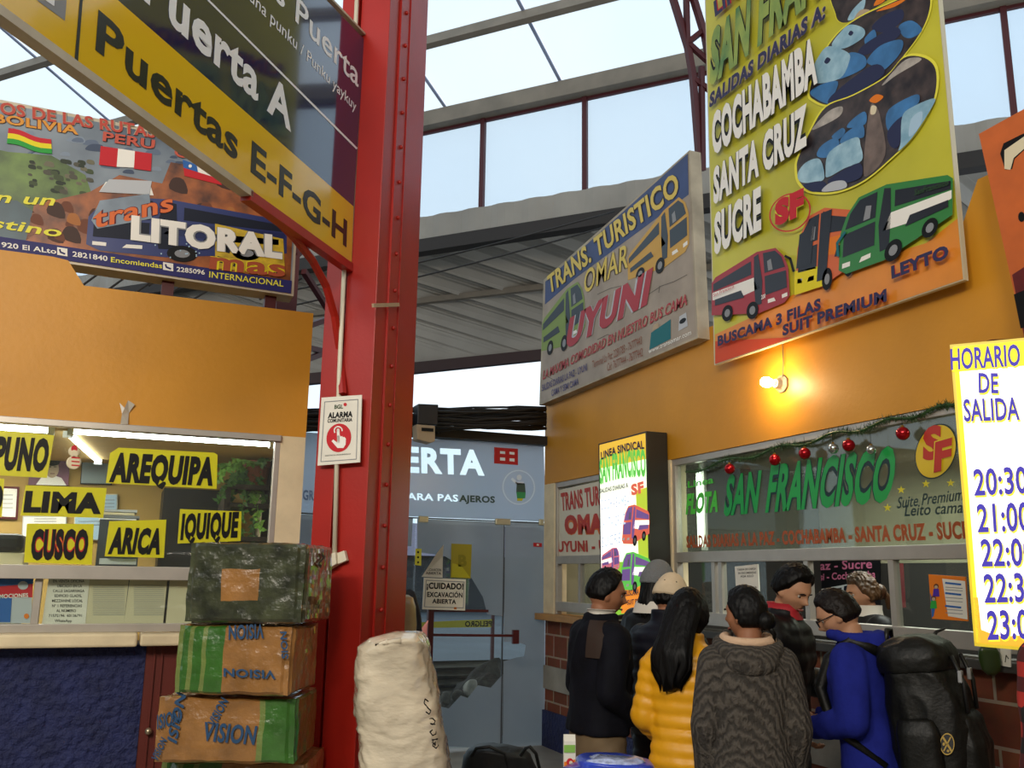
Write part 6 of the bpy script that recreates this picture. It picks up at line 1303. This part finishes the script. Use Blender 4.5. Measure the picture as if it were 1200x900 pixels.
# man with the cream cap
p = Person('man in a cream cap and dark navy quilted jacket beside the woman in yellow', 777, 4.98, 62, 677, 3, (14, 6))
p.body((((-.215, .02, 1.10), (-.16, .22, 1.06)), ((.215, .02, 1.10), (.16, .22, 1.06))), hands=(.6, -.6)); p.hair(hair_m, .014, -.55, -.05, .5); p.jacket(navyp, .72, .03, .016, .07, .016, collar=.05, fold=.002); p.trousers(denim)
capm = mat('cream_cap', '#cdb99a', rough=.8, var=.08, vs=20)
cap_t = MB(); p.sphere(cap_t, capm, capfn(p, .026, .10)); o = cap_t.build('cap', p.root, smooth=True, label='cream baseball cap')
m = MB(); rows = []
for i in range(7):
    r = .088 + .065 * i / 6; rows.append([p.hd((math.sin(a) * (.088 if i == 0 else .088 - .02 * i / 6), .02 + math.cos(a) * r, .030 - .018 * i / 6)) for a in [(-1.1 + 2.2 * j / 14) for j in range(15)]])
m.add([q for r in rows for q in r], [[i * 15 + j, i * 15 + j + 1, i * 15 + j + 16, i * 15 + j + 15] for i in range(6) for j in range(14)], capm); m.build('cap_brim', o, smooth=True)
m = MB(); m.ell(p.hd((0, 0, .155)), (.009, .009, .006), capm, 10, 6)
m.build('cap_button', o, smooth=True); m = MB()
for a in (-2.6, -1.9, -3.3, 2.2): c = p.hd((math.sin(a) * .083, math.cos(a) * .098, .085)); m.ell(c, (.004, .004, .004), MK['ink'], 8, 6)
m.build('cap_eyelet', o)
# woman in yellow
p = Person('woman with long black hair in a bright yellow quilted puffer jacket, seen from behind', 802, 4.2, 48, 694, 2, (6, 12), wide=.92)
p.body((((-.205, -.02, 1.10), (-.17, .15, .98)), ((.205, -.02, 1.10), (.17, .15, .98))), hands=(.6, -.6))
p.hair(hair_m, .026, -.98, -.55, .5, longhair(p, -.34, .104, .030, -.165, 0), rough=.003); p.jacket(yelp, .70, .028, .020, .062, .014, collar=.03, fold=.004, voxel=.0105, sm=2); p.trousers(denim)
# woman in grey knit
p = Person('woman with black hair in a bun wearing a grey cable-knit hooded coat, seen from behind', 873, 3.92, 28, 690, 0, (2, -46), wide=.9)
p.body((((-.195, -.02, 1.09), (-.19, .07, .86)), ((.195, -.02, 1.09), (.19, .07, .86))))
def bun(mb, m):
    c = p.hd((0, -.112, -.03)); mb.ell(c, (.042, .036, .040), m, 18, 12); mb.tube([p.hd((.0, -.12, -.05)), p.hd((.02, -.135, -.09)), p.hd((.03, -.125, -.13))], [.016, .010, .003], m, 10)
p.hair(hair_m, .016, -.62, -.05, .58, bun, rough=.004); p.jacket(cable, .42, .030, 0, arm=.018, fold=.003, flare=.05, name='knit_coat')
def hoodback(pp, m_, name, w_=.135, drop=.10, puffy=.05, label=None, front=.09, z=1.44):  # hood lying on the shoulders behind the neck
    mb = MB(); pts, rr = [], []
    for i in range(19):
        a = -2.5 + 5.0 * i / 18; x = math.sin(a) * w_ * (1 if abs(a) < 1.9 else .85); y = -math.cos(a) * .115 + .005; zz = z - drop * .5 * math.cos(a) + .015
        pts.append(pp.B((x, y, zz))); rr.append((puffy * (.55 + .45 * max(0, math.cos(a)))) * pp.k)
    mb.tube(pts, rr, m_, 16)
    mb.ell(pp.B((0, -.115, z - drop * .55)), (.115 * pp.k, .055 * pp.k, .07 * pp.k), m_, 20, 12, Matrix((pp.r, pp.f, V((0, 0, 1)))).transposed())
    o = remesh(mb, name, pp.root, .010, 3, .004)
    if label: o['label'] = label
    return o
hoodback(p, cable, 'hood', .135, .10, .046)
m = MB(); m.tube([p.B((math.sin(a) * .108, -math.cos(a) * .10, 1.475 - .012 * math.cos(a))) for a in [(-2.2 + 4.4 * i / 16) for i in range(17)]], .020, mat('pale_fleece', '#c9a98c', rough=.95, bump=.5, bs=80), 10); m.build('hood_lining', p.root, smooth=True, label='pale pink fleece lining of the hood')
p.trousers(denim)
# man in black at the counter, facing back
p = Person('dark-haired man in a black padded jacket with red collar, looking down beside the grey coat', 905, 4.75, 146, 661, 5, (24, 24), skin=skin_p)
p.body((((-.22, .02, 1.12), (-.20, .24, 1.08)), ((.225, .02, 1.10), (.20, .16, .92))), hands=(.6, -.7)); p.hair(hair_m, .026, -.45, .05, .55, rough=.005)
p.jacket(blackp, .66, .034, .012, .085, .020, collar=.005, fold=.008)
m = MB(); m.loft([p.ring((0, .003, z), .064 + c, .068 + c) for z, c in ((1.43, .03), (1.47, .016), (1.505, .016), (1.50, .010), (1.46, .006))], redc, False); m.build('red_collar', p.root, smooth=True, label='red inner collar')
p.trousers(denim)
m = MB(); m.sphere if 0 else None
# man in the blue hoodie
p = Person('man in glasses and blue hoodie looking down at a phone, with a black backpack', 1012, 4.1, -30, 688, 7, (24, -14), skin=skin_p)
bp_ = p
p.body((((-.23, .02, 1.11), (-.10, .26, 1.04)), ((.23, .02, 1.10), (.04, .28, 1.06))), hands=(.9, -.9), thumbs=((.6, .2, .7), (-.6, .2, .7))); p.hair(hair_d, .016, -.55, .05, .52, rough=.004); p.jacket(hoodie, .72, .026, 0, arm=.016, fold=.005, name='hoodie'); hoodback(p, hoodie, 'hood', .115, .06, .045, z=1.455); p.trousers(mat('blue_trousers', '#1c2358', rough=.85, var=.2, vs=12))
gm = MB(); gf = mat('glasses_frame', '#0b0b0d', rough=.25)
for sx in (-1, 1):
    gm.tube([p.hd((sx * .034 + .022 * math.cos(t), .102, .002 + .017 * math.sin(t))) for t in [6.28318 * i / 16 for i in range(17)]], .0022, gf, 6); gm.tube([p.hd((sx * .056, .101, .006)), p.hd((sx * .077, .09, .008)), p.hd((sx * .083, .0, .006)), p.hd((sx * .082, -.02, -.008))], .0024, gf, 6)
gm.tube([p.hd((-.012, .103, .004)), p.hd((0, .108, .008)), p.hd((.012, .103, .004))], .0022, gf, 6); gm.build('glasses', p.root, smooth=True, label='dark-framed glasses')
ph = thing('phone', 'white-backed phone in the hands of the man in the blue hoodie', 'phone', p.w((-.06, .30, 1.05))); m = MB(); c = p.w((-.055, .315, 1.075)); m.obox(c, p.r * .036, (p.f * .05 + V((0, 0, .05))), (p.f * -.003 + V((0, 0, .003))), MK['pwhite']); m.build('casing', ph, bevel=.003); m = MB(); m.obox(c + p.f * -.0042 + V((0, 0, .0042)), p.r * .033, (p.f * .046 + V((0, 0, .046))), (p.f * -.0005 + V((0, 0, .0005))), black); m.build('screen', ph)
# backpack
bk = thing('backpack', 'large black travel backpack with a round gold emblem on the back of the blue hoodie', 'backpack', p.w((0, -.3, .80)))
bn = mat('backpack_nylon', '#0b0b08', spec=.3, rough=.5, var=.35, vs=9, bump=.25, bs=50)
m = MB(); m.loft([p.ring((.0, -.285 + y, z), w_, d_, 40, .6, p.B) for z, w_, d_, y in ((.76, .10, .09, .03), (.79, .145, .14, .01), (.90, .185, .165, 0), (1.05, .19, .17, -.005), (1.20, .185, .16, 0), (1.30, .18, .145, .01), (1.36, .16, .12, .02), (1.38, .10, .08, .03))], bn); remesh(m, 'main_compartment', bk, .011, 3, .010, (7, 7, 5))
m = MB(); m.loft([p.ring((0, -.275 + y, z), w_, d_, 40, .6, p.B) for z, w_, d_, y in ((1.30, .19, .155, 0), (1.36, .195, .16, 0), (1.41, .18, .145, .005), (1.445, .14, .10, .01), (1.455, .07, .05, .02))], bn); remesh(m, 'top_lid', bk, .010, 3, .007, (9, 9, 9))
m = MB(); m.loft([p.ring((0, -.425 + y, z), w_, d_, 32, .6, p.B) for z, w_, d_, y in ((.80, .10, .04, .02), (.84, .14, .07, 0), (1.0, .145, .075, 0), (1.1, .13, .06, .01), (1.13, .09, .04, .02))], bn); remesh(m, 'front_pocket', bk, .010, 3, .007, (9, 9, 7))
for sx in (-1, 1):
    m = MB(); m.loft([p.ring((sx * .185, -.26, z), w_, d_, 24, .7, p.B) for z, w_, d_ in ((.82, .04, .07), (.88, .055, .09), (1.06, .055, .09), (1.11, .035, .07))], bn); remesh(m, 'side_pocket', bk, .010, 3, .005)
    m = MB(); m.tube([p.B(q) for q in ((sx * .10, -.13, 1.40), (sx * .115, -.02, 1.455), (sx * .125, .09, 1.38), (sx * .15, .15, 1.25), (sx * .19, .11, 1.08), (sx * .17, -.10, .92))], [.022, .028, .028, .026, .02, .012], bn, 10); m.build('shoulder_strap', bk, smooth=True)
    m = MB(); m.tube([p.B(q) for q in ((sx * .09, -.44, 1.36), (sx * .095, -.47, 1.25), (sx * .095, -.46, 1.12))], .009, black, 8); m.build('lid_strap', bk, smooth=True)
    m = MB(); c = p.B((sx * .093, -.462, 1.27)); m.obox(c, p.r * .018, p.f * .008, V((0, 0, .024)), MK['pgrey']); m.build('buckle', bk, bevel=.004)
m = MB(); m.tube([p.B(q) for q in ((-.05, -.16, 1.43), (-.03, -.17, 1.49), (.03, -.17, 1.49), (.05, -.16, 1.43))], .01, black, 8); m.build('grab_handle', bk, smooth=True)
m = MB(); m.tube([p.B(q) for q in ((.17, -.30, 1.41), (.20, -.33, 1.46), (.26, -.36, 1.47))], [.012, .008, .004], black, 8); m.build('loose_strap', bk, smooth=True)
ec = P(1115, 874, 3.55); bv = None
for ch in bk.children:
    if ch.name.startswith(('front_pocket', 'main_compartment', 'side_pocket')):
        t_ = BVHTree.FromPolygons([v.co + bk.location for v in ch.data.vertices], [list(q.vertices) for q in ch.data.polygons]); h = t_.ray_cast(EYE, ray(1108, 870).normalized())
        if h[0] is not None and (bv is None or h[3] < bv[3]): bv = h
if bv:
    en_ = (bv[1] + (EYE - bv[0]).normalized()).normalized(); es = Sheet(bv[0] + en_ * .012, en_); m = MB(); gold = mat('emblem_gold', '#a88a3c', rough=.4)
    oval(m, es, (1110, 872), (8.5, 0), (0, 13), black, 0); ringline(m, es, (1110, 872), (8.5, 0), (0, 13), gold, 1, .12); stroke(m, es, [(1105, 864), (1115, 880)], 2.4, gold, 1); stroke(m, es, [(1114, 864), (1106, 880)], 1.6, gold, 1); oval(m, es, (1106, 872), (1.5, 0), (0, 2), gold, 1, 10); oval(m, es, (1111, 880), (1.5, 0), (0, 1.6), gold, 1, 10)
    m.build('round_emblem', bk, label='round gold emblem patch')
# clerk behind the glass
p = Person('light-haired clerk behind the ticket window, half hidden by the man in blue', 1014, 5.75, -72, 674, 0, (10, 0), skin=skin_p)
p.body((HANGL, HANGR))
def tail(mb, m): mb.ell(p.hd((0, -.12, -.01)), (.045, .045, .05), m, 14, 10); mb.tube([p.hd((0, -.13, 0)), p.hd((.01, -.17, -.06)), p.hd((.01, -.16, -.13))], [.03, .022, .008], m, 10)
p.hair(hair_b, .022, -.6, -.1, .5, tail, rough=.012); p.jacket(blackp, .78, .025, 0, fold=.006); m = MB(); m.loft([p.ring((0, -.002, z), .075 + c, .075 + c) for z, c in ((1.44, .015), (1.48, .008), (1.51, .010))], whitec, False); m.build('scarf', p.root, smooth=True, label='pale scarf'); p.trousers(denim)
# plaid shirt at the edge
p = Person('person in a red and black plaid shirt cut off by the right picture edge', 1278, 2.75, 20, 640, 0, (0, 0))
p.body((HANGL, HANGR)); p.hair(hair_m); p.jacket(plaid, .74, .024, 0, arm=.014, fold=.004, name='plaid_shirt'); p.trousers(denim)
